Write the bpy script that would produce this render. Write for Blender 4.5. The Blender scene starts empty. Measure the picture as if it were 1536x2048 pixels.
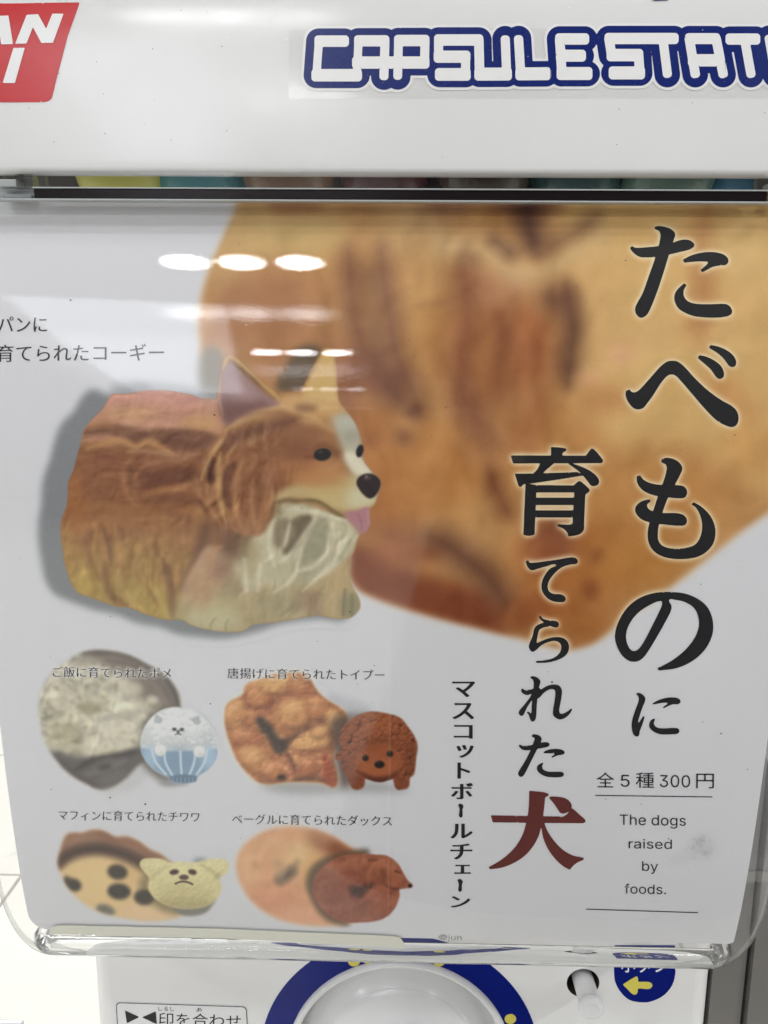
import bpy, bmesh, math
import numpy as np
from mathutils import Matrix, Vector

S = bpy.context.scene
COL = S.collection
# ------------------------------------------------------------------ camera
cam_d = bpy.data.cameras.new('camera')
cam_d.sensor_fit = 'HORIZONTAL'; cam_d.sensor_width = 36.0; cam_d.lens = 38.836
cam_d.clip_start = 0.01; cam_d.clip_end = 100.0
cam = bpy.data.objects.new('camera', cam_d); COL.objects.link(cam)
cam.matrix_world = Matrix(((0.99978168, -0.01106924, 0.01772172, 0.00527159),
                           (0.01952545, 0.19296614, -0.98101112, -0.28258165),
                           (0.00743936, 0.98114298, 0.19314015, -0.04687073),
                           (0, 0, 0, 1)))
S.camera = cam
# ------------------------------------------------------------------ ambient room light
world = bpy.data.worlds.new('World'); S.world = world; world.use_nodes = True
bg = world.node_tree.nodes['Background']
bg.inputs['Color'].default_value = (0.97, 0.98, 1.0, 1); bg.inputs['Strength'].default_value = 0.205
# ------------------------------------------------------------------ ceiling lamps of the shop, and added fill lamps
def ceiling_or_fill_lamp(x, y, radiance, dia=0.19, z=1.6, sy=None, col=(0.985, 0.99, 1.0)):
    l = bpy.data.lights.new('ceiling_or_fill_lamp', 'AREA')
    if sy is None:
        l.shape = 'DISK'; l.size = dia; area = math.pi * dia * dia / 4
    else:
        l.shape = 'RECTANGLE'; l.size = dia; l.size_y = sy; area = dia * sy
    l.energy = radiance * math.pi * area; l.color = col
    o = bpy.data.objects.new('ceiling_or_fill_lamp', l); COL.objects.link(o)
    o.location = (x, y, z)
    return o
for ly in (-0.75, -3.02, -5.3, -7.65, -9.95):
    for lx in (-0.92, -0.68, -0.43):
        ceiling_or_fill_lamp(lx, ly, {-0.75: 24.0, -3.02: 50.0, -5.3: 44.0, -7.65: 13.0, -9.95: 2.5}[ly])
lp = ceiling_or_fill_lamp(-1.8, -5.9, 3.6, 1.1, 1.6, 4.4, (0.90, 0.93, 1.0))      # luminous ceiling panel
lp.rotation_euler = (0, 0, -0.16)
for lx, ly in ((2.6, -1.2), (2.6, -3.4), (3.6, -5.6), (-3.0, -1.2), (-3.0, -3.0), (-2.0, 0.9), (-1.2, 2.2), (1.2, 1.4)):  # unseen fill lamps added to light the floor and the sides
    ceiling_or_fill_lamp(lx, ly, 80.0 if ly > 0 else (122.0 if lx > 0 else 66.0), 0.34)
ceiling_or_fill_lamp(0.75, -0.45, 22.0, 0.3)  # unseen fill lamp added to brighten the head panel
S.view_settings.view_transform = 'Standard'; S.view_settings.look = 'None'
S.view_settings.gamma = 1.0; S.view_settings.exposure = 0.47
S.render.engine = 'CYCLES'
S.cycles.adaptive_threshold = 0.03; S.cycles.transparent_max_bounces = 24; S.cycles.max_bounces = 6; S.cycles.diffuse_bounces = 3; S.cycles.glossy_bounces = 3
S.cycles.caustics_reflective = False; S.cycles.caustics_refractive = False
S.cycles.sample_clamp_indirect = 6.0

# ================================================================== materials
def srgb(c):
    c = np.asarray(c, float) / 255.0
    return np.where(c <= 0.04045, c / 12.92, ((c + 0.055) / 1.055) ** 2.4)
REF = float(srgb(204)); PAPER = 0.80
def ink(c):                       # printed colour -> reflectance, paper white = 0.80
    return np.clip(srgb(c) / REF * PAPER, 0.004, 0.9)
def new_mat(name):
    m = bpy.data.materials.new(name); m.use_nodes = True
    return m, m.node_tree.nodes, m.node_tree.links, m.node_tree.nodes['Principled BSDF']
def plastic(name, rgb, rough=0.3, bump=0.0, scale=900, spec=0.5, vary=0.0, metallic=0.0, coat=0.0, rvar=0.0):
    m, n, l, b = new_mat(name)
    b.inputs['Base Color'].default_value = (*rgb, 1); b.inputs['Roughness'].default_value = rough
    b.inputs['Specular IOR Level'].default_value = spec; b.inputs['Metallic'].default_value = metallic
    b.inputs['Coat Weight'].default_value = coat; b.inputs['Coat Roughness'].default_value = 0.06
    tc = n.new('ShaderNodeTexCoord')
    if vary > 0:
        nz = n.new('ShaderNodeTexNoise'); nz.inputs['Scale'].default_value = 35; nz.inputs['Detail'].default_value = 6
        l.new(tc.outputs['Object'], nz.inputs['Vector'])
        mx = n.new('ShaderNodeMix'); mx.data_type = 'RGBA'; mx.blend_type = 'MIX'
        mx.inputs[6].default_value = (*[c * (1 - vary) for c in rgb], 1); mx.inputs[7].default_value = (*[min(1, c * (1 + vary)) for c in rgb], 1)
        l.new(nz.outputs['Fac'], mx.inputs[0]); l.new(mx.outputs[2], b.inputs['Base Color'])
    if rvar > 0:
        nr = n.new('ShaderNodeTexNoise'); nr.inputs['Scale'].default_value = 26; nr.inputs['Detail'].default_value = 9; nr.inputs['Roughness'].default_value = 0.65
        l.new(tc.outputs['Object'], nr.inputs['Vector'])
        mr = n.new('ShaderNodeMapRange'); mr.inputs['From Min'].default_value = 0.3; mr.inputs['From Max'].default_value = 0.7
        mr.inputs['To Min'].default_value = rough - rvar; mr.inputs['To Max'].default_value = rough + rvar
        l.new(nr.outputs['Fac'], mr.inputs['Value']); l.new(mr.outputs[0], b.inputs['Roughness'])
    if bump > 0:
        nb = n.new('ShaderNodeTexNoise'); nb.inputs['Scale'].default_value = scale; nb.inputs['Detail'].default_value = 3
        l.new(tc.outputs['Object'], nb.inputs['Vector'])
        bp = n.new('ShaderNodeBump'); bp.inputs['Strength'].default_value = bump; bp.inputs['Distance'].default_value = 0.0002
        l.new(nb.outputs['Fac'], bp.inputs['Height']); l.new(bp.outputs['Normal'], b.inputs['Normal'])
    return m
def card_stock(name, rgb=None):
    """printed, laminated card; ink colours come from the mesh colour attribute when rgb is None"""
    m, n, l, b = new_mat(name)
    if rgb is None:
        a = n.new('ShaderNodeAttribute'); a.attribute_name = 'ink'
        l.new(a.outputs['Color'], b.inputs['Base Color'])
    else:
        b.inputs['Base Color'].default_value = (*rgb, 1)
    b.inputs['Roughness'].default_value = 0.55; b.inputs['Specular IOR Level'].default_value = 0.25
    b.inputs['Coat Weight'].default_value = 0.35; b.inputs['Coat Roughness'].default_value = 0.045
    tc = n.new('ShaderNodeTexCoord'); nb = n.new('ShaderNodeTexNoise')
    nb.inputs['Scale'].default_value = 1400; nb.inputs['Detail'].default_value = 2
    l.new(tc.outputs['Object'], nb.inputs['Vector'])
    bp = n.new('ShaderNodeBump'); bp.inputs['Strength'].default_value = 0.25; bp.inputs['Distance'].default_value = 0.00006
    l.new(nb.outputs['Fac'], bp.inputs['Height']); l.new(bp.outputs['Normal'], b.inputs['Coat Normal'])
    return m
def clear_plastic(name, tint=(0.985, 0.985, 0.985), rough=0.012, boost=1.0):
    """thin clear acrylic: Schlick reflection over straight transmission"""
    m = bpy.data.materials.new(name); m.use_nodes = True
    n, l = m.node_tree.nodes, m.node_tree.links; n.clear()
    out = n.new('ShaderNodeOutputMaterial'); mix = n.new('ShaderNodeMixShader')
    tr = n.new('ShaderNodeBsdfTransparent'); tr.inputs['Color'].default_value = (*tint, 1)
    gl = n.new('ShaderNodeBsdfGlossy'); gl.inputs['Roughness'].default_value = rough
    g = n.new('ShaderNodeNewGeometry'); dt = n.new('ShaderNodeVectorMath'); dt.operation = 'DOT_PRODUCT'
    l.new(g.outputs['Normal'], dt.inputs[0]); l.new(g.outputs['Incoming'], dt.inputs[1])
    def mth(op, a, b=None, av=None, bv=None):
        x = n.new('ShaderNodeMath'); x.operation = op
        if a is not None: l.new(a, x.inputs[0])
        else: x.inputs[0].default_value = av
        if b is not None: l.new(b, x.inputs[1])
        elif bv is not None: x.inputs[1].default_value = bv
        return x.outputs[0]
    c = mth('ABSOLUTE', dt.outputs['Value']); k = mth('SUBTRACT', None, c, av=1.0)
    p = mth('POWER', k, bv=5.0); q = mth('MULTIPLY', p, bv=0.96 * boost); f = mth('ADD', q, bv=0.04 * boost)
    l.new(f, mix.inputs[0]); l.new(tr.outputs[0], mix.inputs[1]); l.new(gl.outputs[0], mix.inputs[2])
    l.new(mix.outputs[0], out.inputs['Surface'])
    tc = n.new('ShaderNodeTexCoord'); nb = n.new('ShaderNodeTexNoise'); nb.inputs['Scale'].default_value = 420; nb.inputs['Detail'].default_value = 8; nb.inputs['Roughness'].default_value = 0.7
    l.new(tc.outputs['Object'], nb.inputs['Vector'])
    bp = n.new('ShaderNodeBump'); bp.inputs['Strength'].default_value = 0.035; bp.inputs['Distance'].default_value = 0.00012
    l.new(nb.outputs['Fac'], bp.inputs['Height']); l.new(bp.outputs['Normal'], gl.inputs['Normal'])
    return m

def glass_plastic(name):
    m, n, l, b = new_mat(name)
    b.inputs['Base Color'].default_value = (.97, .98, .98, 1); b.inputs['Transmission Weight'].default_value = 1.0
    b.inputs['IOR'].default_value = 1.46; b.inputs['Roughness'].default_value = 0.03
    tc = n.new('ShaderNodeTexCoord'); nb = n.new('ShaderNodeTexNoise'); nb.inputs['Scale'].default_value = 70; nb.inputs['Detail'].default_value = 3
    mp = n.new('ShaderNodeMapping'); mp.inputs['Scale'].default_value = (0.25, 2, 2); l.new(tc.outputs['Object'], mp.inputs['Vector']); l.new(mp.outputs[0], nb.inputs['Vector'])
    bp = n.new('ShaderNodeBump'); bp.inputs['Strength'].default_value = 0.5; bp.inputs['Distance'].default_value = 0.0016
    l.new(nb.outputs['Fac'], bp.inputs['Height']); l.new(bp.outputs['Normal'], b.inputs['Normal'])
    return m
M = {}
M['white'] = plastic('white_plastic', (0.80, 0.80, 0.80), 0.17, 0.03, 260, 0.5, 0.015, rvar=0.06)
M['body'] = plastic('body_plastic', (0.86, 0.855, 0.845), 0.32, 0.06, 900, 0.5, 0.015)
M['red'] = plastic('red_vinyl', tuple(srgb((202, 46, 50))), 0.22, 0.12, 500, 0.5, 0.06)
M['blue'] = plastic('blue_vinyl', tuple(srgb((26, 42, 112))), 0.26, 0.05, 500, 0.35, 0.06, rvar=0.08)
M['navy'] = plastic('navy_vinyl', tuple(srgb((14, 30, 120))), 0.20, 0.05, 500, 0.3, 0.06, rvar=0.06)
M['vinyl'] = plastic('white_vinyl', (0.88, 0.88, 0.88), 0.22, 0.03, 500)
M['yellow'] = plastic('yellow_ink', tuple(srgb((226, 214, 96))), 0.35, 0.03, 800, 0.5, 0.05)
M['label'] = plastic('label_paper', (0.86, 0.86, 0.87), 0.3, 0.03, 800)
M['black'] = plastic('black_ink', (0.018, 0.018, 0.019), 0.45, 0, 1, 0.3)
M['sign_black'] = plastic('label_black', (0.02, 0.02, 0.02), 0.4, 0, 1, 0.3)
M['smoke'] = plastic('dark_plastic', (0.014, 0.010, 0.011), 0.16, 0.04, 300, 0.25)
M['cavity'] = plastic('dark_cavity', (0.05, 0.045, 0.04), 0.6)
M['grey'] = plastic('grey_metal', tuple(srgb((122, 119, 115))), 0.45, 0.08, 500, 0.5, 0.05)
M['seam'] = plastic('seam_rubber', (0.035, 0.03, 0.028), 0.7)
M['postgrey'] = plastic('post_grey', tuple(srgb((176, 180, 180))), 0.35, 0.05, 500, 0.5, 0.04)
M['knob'] = plastic('knob_plastic', (0.80, 0.80, 0.80), 0.22, 0.02, 700, 0.5, 0.01)
M['tile'] = plastic('floor_tile', (0.83, 0.81, 0.73), 0.3, 0.03, 60, 0.5, 0.03)
M['joint'] = plastic('tile_joint', (0.50, 0.49, 0.45), 0.8)
M['paper'] = card_stock('card_paper', tuple(ink((202, 202, 205))))
M['ink'] = card_stock('card_ink')
M['text'] = card_stock('text_ink', (0.016, 0.016, 0.018))
M['greytext'] = card_stock('grey_text_ink', (0.30, 0.30, 0.30))
M['dogred'] = card_stock('red_text_ink', tuple(ink((92, 42, 38))))
M['clear'] = clear_plastic('clear_acrylic', (0.992, 0.992, 0.992), 0.010, 1.0)
M['solid_clear'] = glass_plastic('solid_acrylic')
M['clear_edge'] = clear_plastic('clear_acrylic_edge', (0.90, 0.91, 0.91), 0.05, 2.2)
M['film'] = clear_plastic('clear_film', (0.984, 0.984, 0.984), 0.10, 0.6)

# ================================================================== object helpers
def tag(o, label=None, cat=None, group=None, kind=None):
    if label: o['label'] = label
    if cat: o['category'] = cat
    if group: o['group'] = group
    if kind: o['kind'] = kind
    return o
def empty(name, loc=(0, 0, 0)):
    o = bpy.data.objects.new(name, None); COL.objects.link(o); o.location = loc; o.empty_display_size = 0.05
    return o
def world_of(o):
    m = o.matrix_parent_inverse @ o.matrix_basis if o.parent else o.matrix_basis.copy()
    return world_of(o.parent) @ m if o.parent else m
def link(name, me, mat, parent=None):
    o = bpy.data.objects.new(name, me); COL.objects.link(o)
    if mat is not None and not me.materials: me.materials.append(mat)
    if parent is not None:
        o.parent = parent; o.matrix_parent_inverse = world_of(parent).inverted()
    return o
def bm_obj(name, bm, mat, parent=None, smooth=False, angle=None):
    bmesh.ops.recalc_face_normals(bm, faces=bm.faces[:])
    me = bpy.data.meshes.new(name); bm.to_mesh(me); bm.free()
    if smooth:
        me.polygons.foreach_set('use_smooth', [True] * len(me.polygons))
        if angle: me.set_sharp_from_angle(angle=math.radians(angle))
    return link(name, me, mat, parent)
def box(bm, x0, x1, y0, y1, z0, z1, bev=0.0):
    b = bmesh.new(); r = bmesh.ops.create_cube(b, size=1)
    for v in b.verts: v.co = Vector((x0 + (x1 - x0) * (v.co.x + .5), y0 + (y1 - y0) * (v.co.y + .5), z0 + (z1 - z0) * (v.co.z + .5)))
    if bev > 0: bmesh.ops.bevel(b, geom=b.edges[:], offset=bev, segments=2, affect='EDGES', profile=.5)
    me = bpy.data.meshes.new('t'); b.to_mesh(me); b.free(); bm.from_mesh(me); bpy.data.meshes.remove(me)
    return bm
def lathe(prof, cx, cz, seg=96):
    """profile of (radius, y) turned about an axis along Y"""
    bm = bmesh.new(); rings = []
    for r, y in prof:
        if r < 1e-6: rings.append([bm.verts.new((cx, y, cz))])
        else: rings.append([bm.verts.new((cx + r * math.cos(2 * math.pi * k / seg), y, cz + r * math.sin(2 * math.pi * k / seg))) for k in range(seg)])
    for a, b in zip(rings, rings[1:]):
        for k in range(seg):
            k2 = (k + 1) % seg
            if len(a) == 1: bm.faces.new((a[0], b[k], b[k2]))
            elif len(b) == 1: bm.faces.new((a[k], a[k2], b[0]))
            else: bm.faces.new((a[k], a[k2], b[k2], b[k]))
    return bm
def raw_mesh(name, V, loops, starts, counts, cols=None, smooth=True):
    me = bpy.data.meshes.new(name)
    me.vertices.add(len(V)); me.vertices.foreach_set('co', np.ascontiguousarray(V, np.float32).ravel())
    me.loops.add(len(loops)); me.loops.foreach_set('vertex_index', np.ascontiguousarray(loops, np.int32))
    me.polygons.add(len(starts)); me.polygons.foreach_set('loop_start', np.ascontiguousarray(starts, np.int32))
    me.polygons.foreach_set('use_smooth', np.full(len(starts), smooth))
    if cols is not None:
        a = me.attributes.new('ink', 'FLOAT_COLOR', 'POINT')
        a.data.foreach_set('color', np.ascontiguousarray(np.c_[cols, np.ones(len(cols))], np.float32).ravel())
    me.update(calc_edges=True); me.validate()
    return me

# ================================================================== curved surfaces
def integrate(ks, kn, smax, down=True, ds=0.0005):
    s = np.arange(0, smax + ds / 2, ds); n = np.radians(np.interp(s, ks, kn)); g = 1 if down else -1
    ty, tz = -np.sin(n) * g, -np.cos(n) * g
    y = np.concatenate([[0], np.cumsum((ty[1:] + ty[:-1]) / 2 * ds)]); z = np.concatenate([[0], np.cumsum((tz[1:] + tz[:-1]) / 2 * ds)])
    return s, y, z, n
# side profiles (arc length in m, lean of the surface normal in degrees)
CARD = integrate([0, .02, .05, .085, .13, .18, .225, .245, .262, .275, .29], [20, 17, 10.5, 4.5, 1, -2.5, -6, -8.5, -13, -26, -50], .29)
HEAD = integrate([0, .012, .03, .04, .048, .06, .08, .1], [0, .2, .7, 2.2, 5.5, 26, 54, 70], .1, False)
HEAD = (HEAD[0], HEAD[1] - .004, HEAD[2] + .0095, HEAD[3])
COVER = integrate([0, .0208, .0507, .0618, .085, .11, .13, .18, .225, .25, .265, .274, .281, .289, .297, .31],
                  [12.5, 11.5, 8.8, 7.5, 4.6, 2.5, 1, -2.5, -6, -8.5, -12, -22, -42, -68, -88, -95], .31)
_i = 200
COVER = (COVER[0], COVER[1] - COVER[1][_i] + CARD[1][_i] - .0013, COVER[2] - COVER[2][_i] + CARD[2][_i], COVER[3])
# layout tables: artwork row -> (across, along) in metres on the sheet at the left, middle and right artwork columns
CARD_T=np.array([[376,-0.12599,-0.0040836,-0.00059591,-0.0046397,0.12276,-0.0051867],
[412,-0.12581,0.0022138,-0.000574,0.001607,0.1227,0.0010093],
[448,-0.12531,0.0084468,-0.00049056,0.0077982,0.12238,0.0071593],
[484,-0.12487,0.014591,-0.0004099,0.013901,0.1221,0.013222],
[520,-0.12449,0.020659,-0.00033181,0.019927,0.12187,0.019207],
[556,-0.12416,0.026649,-0.00025657,0.025878,0.12169,0.025119],
[592,-0.12391,0.03257,-0.00018442,0.031759,0.12157,0.03096],
[628,-0.12372,0.038435,-0.00011517,0.037583,0.1215,0.036743],
[664,-0.12359,0.044256,-4.8651e-05,0.043362,0.12149,0.042481],
[700,-0.12353,0.050046,1.5298e-05,0.049108,0.12154,0.048185],
[736,-0.12352,0.055818,7.6976e-05,0.054835,0.12164,0.053867],
[772,-0.12356,0.061583,0.0001368,0.060553,0.12178,0.05954],
[808,-0.12365,0.067349,0.00019484,0.066271,0.12196,0.065211],
[844,-0.12378,0.073125,0.00025116,0.071997,0.12219,0.070888],
[880,-0.12397,0.078919,0.00030582,0.077739,0.12246,0.076579],
[916,-0.12421,0.084739,0.00035885,0.083505,0.12277,0.082293],
[952,-0.12448,0.090592,0.00041056,0.089302,0.12312,0.088036],
[988,-0.12478,0.09648,0.00046167,0.095134,0.1235,0.093812],
[1024,-0.1251,0.10241,0.00051224,0.101,0.1239,0.099625],
[1060,-0.12545,0.10838,0.00056226,0.10692,0.12433,0.10548],
[1096,-0.12582,0.1144,0.00061175,0.11287,0.12477,0.11138],
[1132,-0.12622,0.12047,0.00066072,0.11888,0.12525,0.11732],
[1168,-0.12666,0.1266,0.00070918,0.12494,0.12574,0.12332],
[1204,-0.12711,0.13279,0.00075713,0.13107,0.12627,0.12938],
[1240,-0.1276,0.13904,0.00080464,0.13725,0.12682,0.13549],
[1276,-0.12812,0.14537,0.00085175,0.1435,0.12739,0.14167],
[1312,-0.12866,0.15177,0.00089845,0.14983,0.128,0.14793],
[1348,-0.12924,0.15825,0.00094476,0.15623,0.12863,0.15425],
[1384,-0.12985,0.16482,0.00099066,0.16272,0.12929,0.16066],
[1420,-0.13049,0.17148,0.0010362,0.16929,0.12998,0.16715],
[1456,-0.13117,0.17824,0.0010813,0.17596,0.1307,0.17374],
[1492,-0.13189,0.18511,0.001126,0.18274,0.13146,0.18042],
[1528,-0.13266,0.1921,0.0011702,0.18963,0.13226,0.18722],
[1564,-0.13346,0.19922,0.0012138,0.19664,0.13309,0.19413],
[1600,-0.13432,0.20648,0.001257,0.20379,0.13398,0.20117],
[1636,-0.13523,0.21389,0.0012996,0.21108,0.1349,0.20835],
[1672,-0.1362,0.22146,0.0013416,0.21853,0.13588,0.21568],
[1708,-0.13723,0.22923,0.0013829,0.22615,0.13691,0.22317],
[1744,-0.13836,0.23723,0.0014232,0.23399,0.13801,0.23085],
[1780,-0.13959,0.2455,0.0014619,0.24208,0.13919,0.23877],
[1789,-0.13992,0.24763,0.0014713,0.24415,0.1395,0.24079],
[1798,-0.14027,0.24978,0.0014806,0.24624,0.13982,0.24283],
[1807,-0.14063,0.25197,0.0014896,0.24836,0.14015,0.24489],
[1816,-0.14101,0.2542,0.0014983,0.25051,0.14048,0.24697],
[1825,-0.1414,0.25646,0.0015067,0.25269,0.14083,0.24908],
[1834,-0.14181,0.25877,0.0015148,0.25491,0.14119,0.25122],
[1843,-0.14225,0.26112,0.0015225,0.25717,0.14157,0.2534],
[1852,-0.14271,0.26353,0.0015299,0.25947,0.14196,0.25561],
[1861,-0.14325,0.2661,0.0015369,0.26181,0.14237,0.25786],
[1870,-0.14389,0.26887,0.0015429,0.26424,0.14279,0.26016],
[1879,-0.14465,0.27191,0.001547,0.26684,0.14324,0.2625],
[1888,-0.14559,0.27533,0.0015487,0.26965,0.14373,0.26495],
[1897,-0.14692,0.27963,0.0015472,0.27275,0.14431,0.26758],
[1906,-0.15029,0.28865,0.001541,0.27628,0.14499,0.27044],
[1915,-0.15085,0.32629,0.0015224,0.28096,0.14581,0.2736],
[1924,-0.15085,0.36343,0.0014521,0.29783,0.14684,0.27728]])
HEAD_T=np.array([[-30,-0.11978,0.053258,-0.0010201,0.053233,0.11581,0.053209],
[-14,-0.11973,0.05075,-0.00099165,0.050747,0.11581,0.050743],
[2,-0.11977,0.04835,-0.00096752,0.048366,0.11589,0.048381],
[18,-0.11986,0.04601,-0.00094619,0.046044,0.11602,0.046079],
[34,-0.11997,0.043684,-0.00092576,0.043737,0.11617,0.04379],
[50,-0.1201,0.041369,-0.00090615,0.041441,0.11633,0.041512],
[66,-0.12024,0.039063,-0.0008873,0.039154,0.11651,0.039244],
[82,-0.1204,0.036757,-0.00086881,0.036867,0.11669,0.036976],
[98,-0.12056,0.03445,-0.00085058,0.034579,0.11689,0.034706],
[114,-0.12073,0.032141,-0.00083259,0.032289,0.11708,0.032435],
[130,-0.1209,0.029829,-0.00081485,0.029996,0.11729,0.030161],
[146,-0.12108,0.027512,-0.00079723,0.027699,0.11749,0.027883],
[162,-0.12126,0.025188,-0.00077961,0.025394,0.1177,0.025598],
[178,-0.12144,0.022857,-0.00076199,0.023083,0.11791,0.023306],
[194,-0.12163,0.020519,-0.00074437,0.020766,0.11813,0.021008],
[210,-0.12181,0.018174,-0.00072674,0.018441,0.11834,0.018703],
[226,-0.122,0.015822,-0.00070912,0.016109,0.11856,0.016391],
[242,-0.12219,0.013463,-0.00069149,0.01377,0.11877,0.014072],
[258,-0.12238,0.011096,-0.00067385,0.011423,0.11899,0.011745],
[274,-0.12258,0.0087213,-0.0006562,0.0090693,0.11922,0.0094114],
[290,-0.12277,0.0063388,-0.00063852,0.0067076,0.11944,0.0070701],
[306,-0.12297,0.0039484,-0.00062082,0.004338,0.11966,0.0047211],
[322,-0.12316,0.0015499,-0.00060308,0.0019606,0.11989,0.0023643],
[338,-0.12329,-0.00085463,-0.00058848,-0.00042392,0.12012,-2.3454e-07]])
LOW_T=np.array([[1880,-0.16509,0.048951,0.0010143,0.045139,0.16374,0.041406],
[1903,-0.16555,0.054623,0.001056,0.050741,0.16427,0.046939],
[1926,-0.16603,0.060329,0.0010979,0.056377,0.16481,0.052506],
[1949,-0.1665,0.066072,0.0011401,0.062048,0.16534,0.058106],
[1972,-0.16698,0.07185,0.0011826,0.067753,0.16589,0.063741],
[1995,-0.16746,0.077664,0.0012253,0.073494,0.16643,0.06941],
[2018,-0.16795,0.083514,0.0012683,0.07927,0.16698,0.075114],
[2041,-0.16843,0.089401,0.0013115,0.085082,0.16753,0.080853],
[2064,-0.16892,0.095325,0.0013551,0.090931,0.16809,0.086628],
[2087,-0.16942,0.10129,0.0013988,0.096815,0.16865,0.092438]])
def layout(T, x, y):
    u = (np.asarray(x, float) - 768) / 768; y = np.asarray(y, float)
    def col(k): return np.interp(y, T[:, 0], T[:, k])
    wl, wm, wr = u * (u - 1) / 2, 1 - u * u, u * (u + 1) / 2
    return wl * col(1) + wm * col(3) + wr * col(5), wl * col(2) + wm * col(4) + wr * col(6)
def card_xyz(X, s, h=0.0):
    n = np.interp(s, CARD[0], CARD[3]); ex = np.maximum(0, -s)
    # folds of the card: one upright, one level, faint
    h = h + 0.00013 * np.exp(-((X - .0035) / .00045) ** 2) * (s > .135) + 0.00005 * np.exp(-((s - .1035) / .0004) ** 2)
    h = h + 0.00012 * np.sin(X * 31 + 1.3) * np.sin(s * 27 + .4)
    y = np.interp(s, CARD[0], CARD[1]) + ex * math.sin(math.radians(20)); z = np.interp(s, CARD[0], CARD[2]) + ex * math.cos(math.radians(20))
    return np.stack([X, y - h * np.cos(n), z + h * np.sin(n)], -1)
def on_card(x, y, h=0.0): return card_xyz(*layout(CARD_T, x, y), h)
def on_head(x, y, h=0.0):
    X, s = layout(HEAD_T, x, y); n = np.interp(s, HEAD[0], HEAD[3])
    return np.stack([X, np.interp(s, HEAD[0], HEAD[1]) - h * np.cos(n), np.interp(s, HEAD[0], HEAD[2]) + h * np.sin(n)], -1)
def on_low(x, y, h=0.0):
    X, s = layout(LOW_T, x, y)
    return np.stack([X, 0.03 - h + 0 * X, -.25 - s], -1)

# ================================================================== drawing tools
def smooth_loop(pts, n=6):
    P = np.array([p[:2] for p in pts], float); c = [len(p) > 2 for p in pts]; N = len(P); out = []
    for i in range(N):
        a, b = P[i], P[(i + 1) % N]; L = np.linalg.norm(b - a)
        def tan(j):
            if c[j]: return (b - a)
            t = P[(j + 1) % N] - P[j - 1]; return t / (np.linalg.norm(t) + 1e-9) * L
        ca, cb = c[i], c[(i + 1) % N]
        ta, tb = tan(i), tan((i + 1) % N)
        if ca and cb: out.append(a[None]); continue
        t = np.arange(n)[:, None] / n
        out.append((2 * t**3 - 3 * t**2 + 1) * a + (t**3 - 2 * t**2 + t) * ta + (-2 * t**3 + 3 * t**2) * b + (t**3 - t**2) * tb)
    return np.concatenate(out)
def smooth_line(pts, n=6):
    P = np.array(pts, float)
    if len(P) < 3: return P
    out = []
    for i in range(len(P) - 1):
        a, b = P[i], P[i + 1]; L = np.linalg.norm((b - a)[:2])
        def tan(j):
            t = P[min(j + 1, len(P) - 1)] - P[max(j - 1, 0)]; k = np.linalg.norm(t[:2]) + 1e-9; return t / k * L
        ta, tb = tan(i), tan(i + 1); t = np.arange(n)[:, None] / n
        out.append((2 * t**3 - 3 * t**2 + 1) * a + (t**3 - 2 * t**2 + t) * ta + (-2 * t**3 + 3 * t**2) * b + (t**3 - t**2) * tb)
    out.append(P[-1:]); return np.concatenate(out)
def raster(loops, x0, y0, w, h, ss=3):
    """even-odd coverage of closed loops on a w x h window"""
    A = np.zeros((h, w + 1), np.float32)
    E = np.concatenate([np.c_[L, np.roll(L, -1, 0)] for L in loops])
    for k in range(h * ss):
        yy = y0 + (k + .5) / ss
        m = (E[:, 1] <= yy) != (E[:, 3] <= yy)
        if not m.any(): continue
        e = E[m]; xs = np.sort(e[:, 0] + (yy - e[:, 1]) / (e[:, 3] - e[:, 1]) * (e[:, 2] - e[:, 0])) - x0
        xs = np.clip(xs, 0, w - 1e-3); row = A[k // ss]
        for j, xv in enumerate(xs):
            i = int(xv); f = xv - i; sg = 1 if j % 2 == 0 else -1
            row[i] += sg * (1 - f); row[i + 1] += sg * f
    return np.cumsum(A, 1)[:, :w] / ss
def blur(a, s):
    if s < 0.5: return a
    r = max(1, int(round(math.sqrt(12 * s * s / 3 + 1) / 2)))
    for _ in range(3):
        for ax in (0, 1):
            p = np.pad(a, [(r + 1, r) if i == ax else (0, 0) for i in (0, 1)], mode='edge'); c = np.cumsum(p, ax, dtype=np.float64)
            n = a.shape[ax]
            hi = np.take(c, np.arange(2 * r + 1, 2 * r + 1 + n), ax); lo = np.take(c, np.arange(0, n), ax)
            a = ((hi - lo) / (2 * r + 1)).astype(np.float32)
    return a
def seg_dist(pts, X, Y, widths=None):
    D = np.full(X.shape, 1e9, np.float32)
    for i in range(len(pts) - 1):
        a, b = pts[i], pts[i + 1]; d = b[:2] - a[:2]; L = d @ d + 1e-9
        t = np.clip(((X - a[0]) * d[0] + (Y - a[1]) * d[1]) / L, 0, 1)
        q = np.hypot(X - a[0] - t * d[0], Y - a[1] - t * d[1])
        if len(a) > 2: q = q - (a[2] + t * (b[2] - a[2])) / 2
        D = np.minimum(D, q)
    return D
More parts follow.
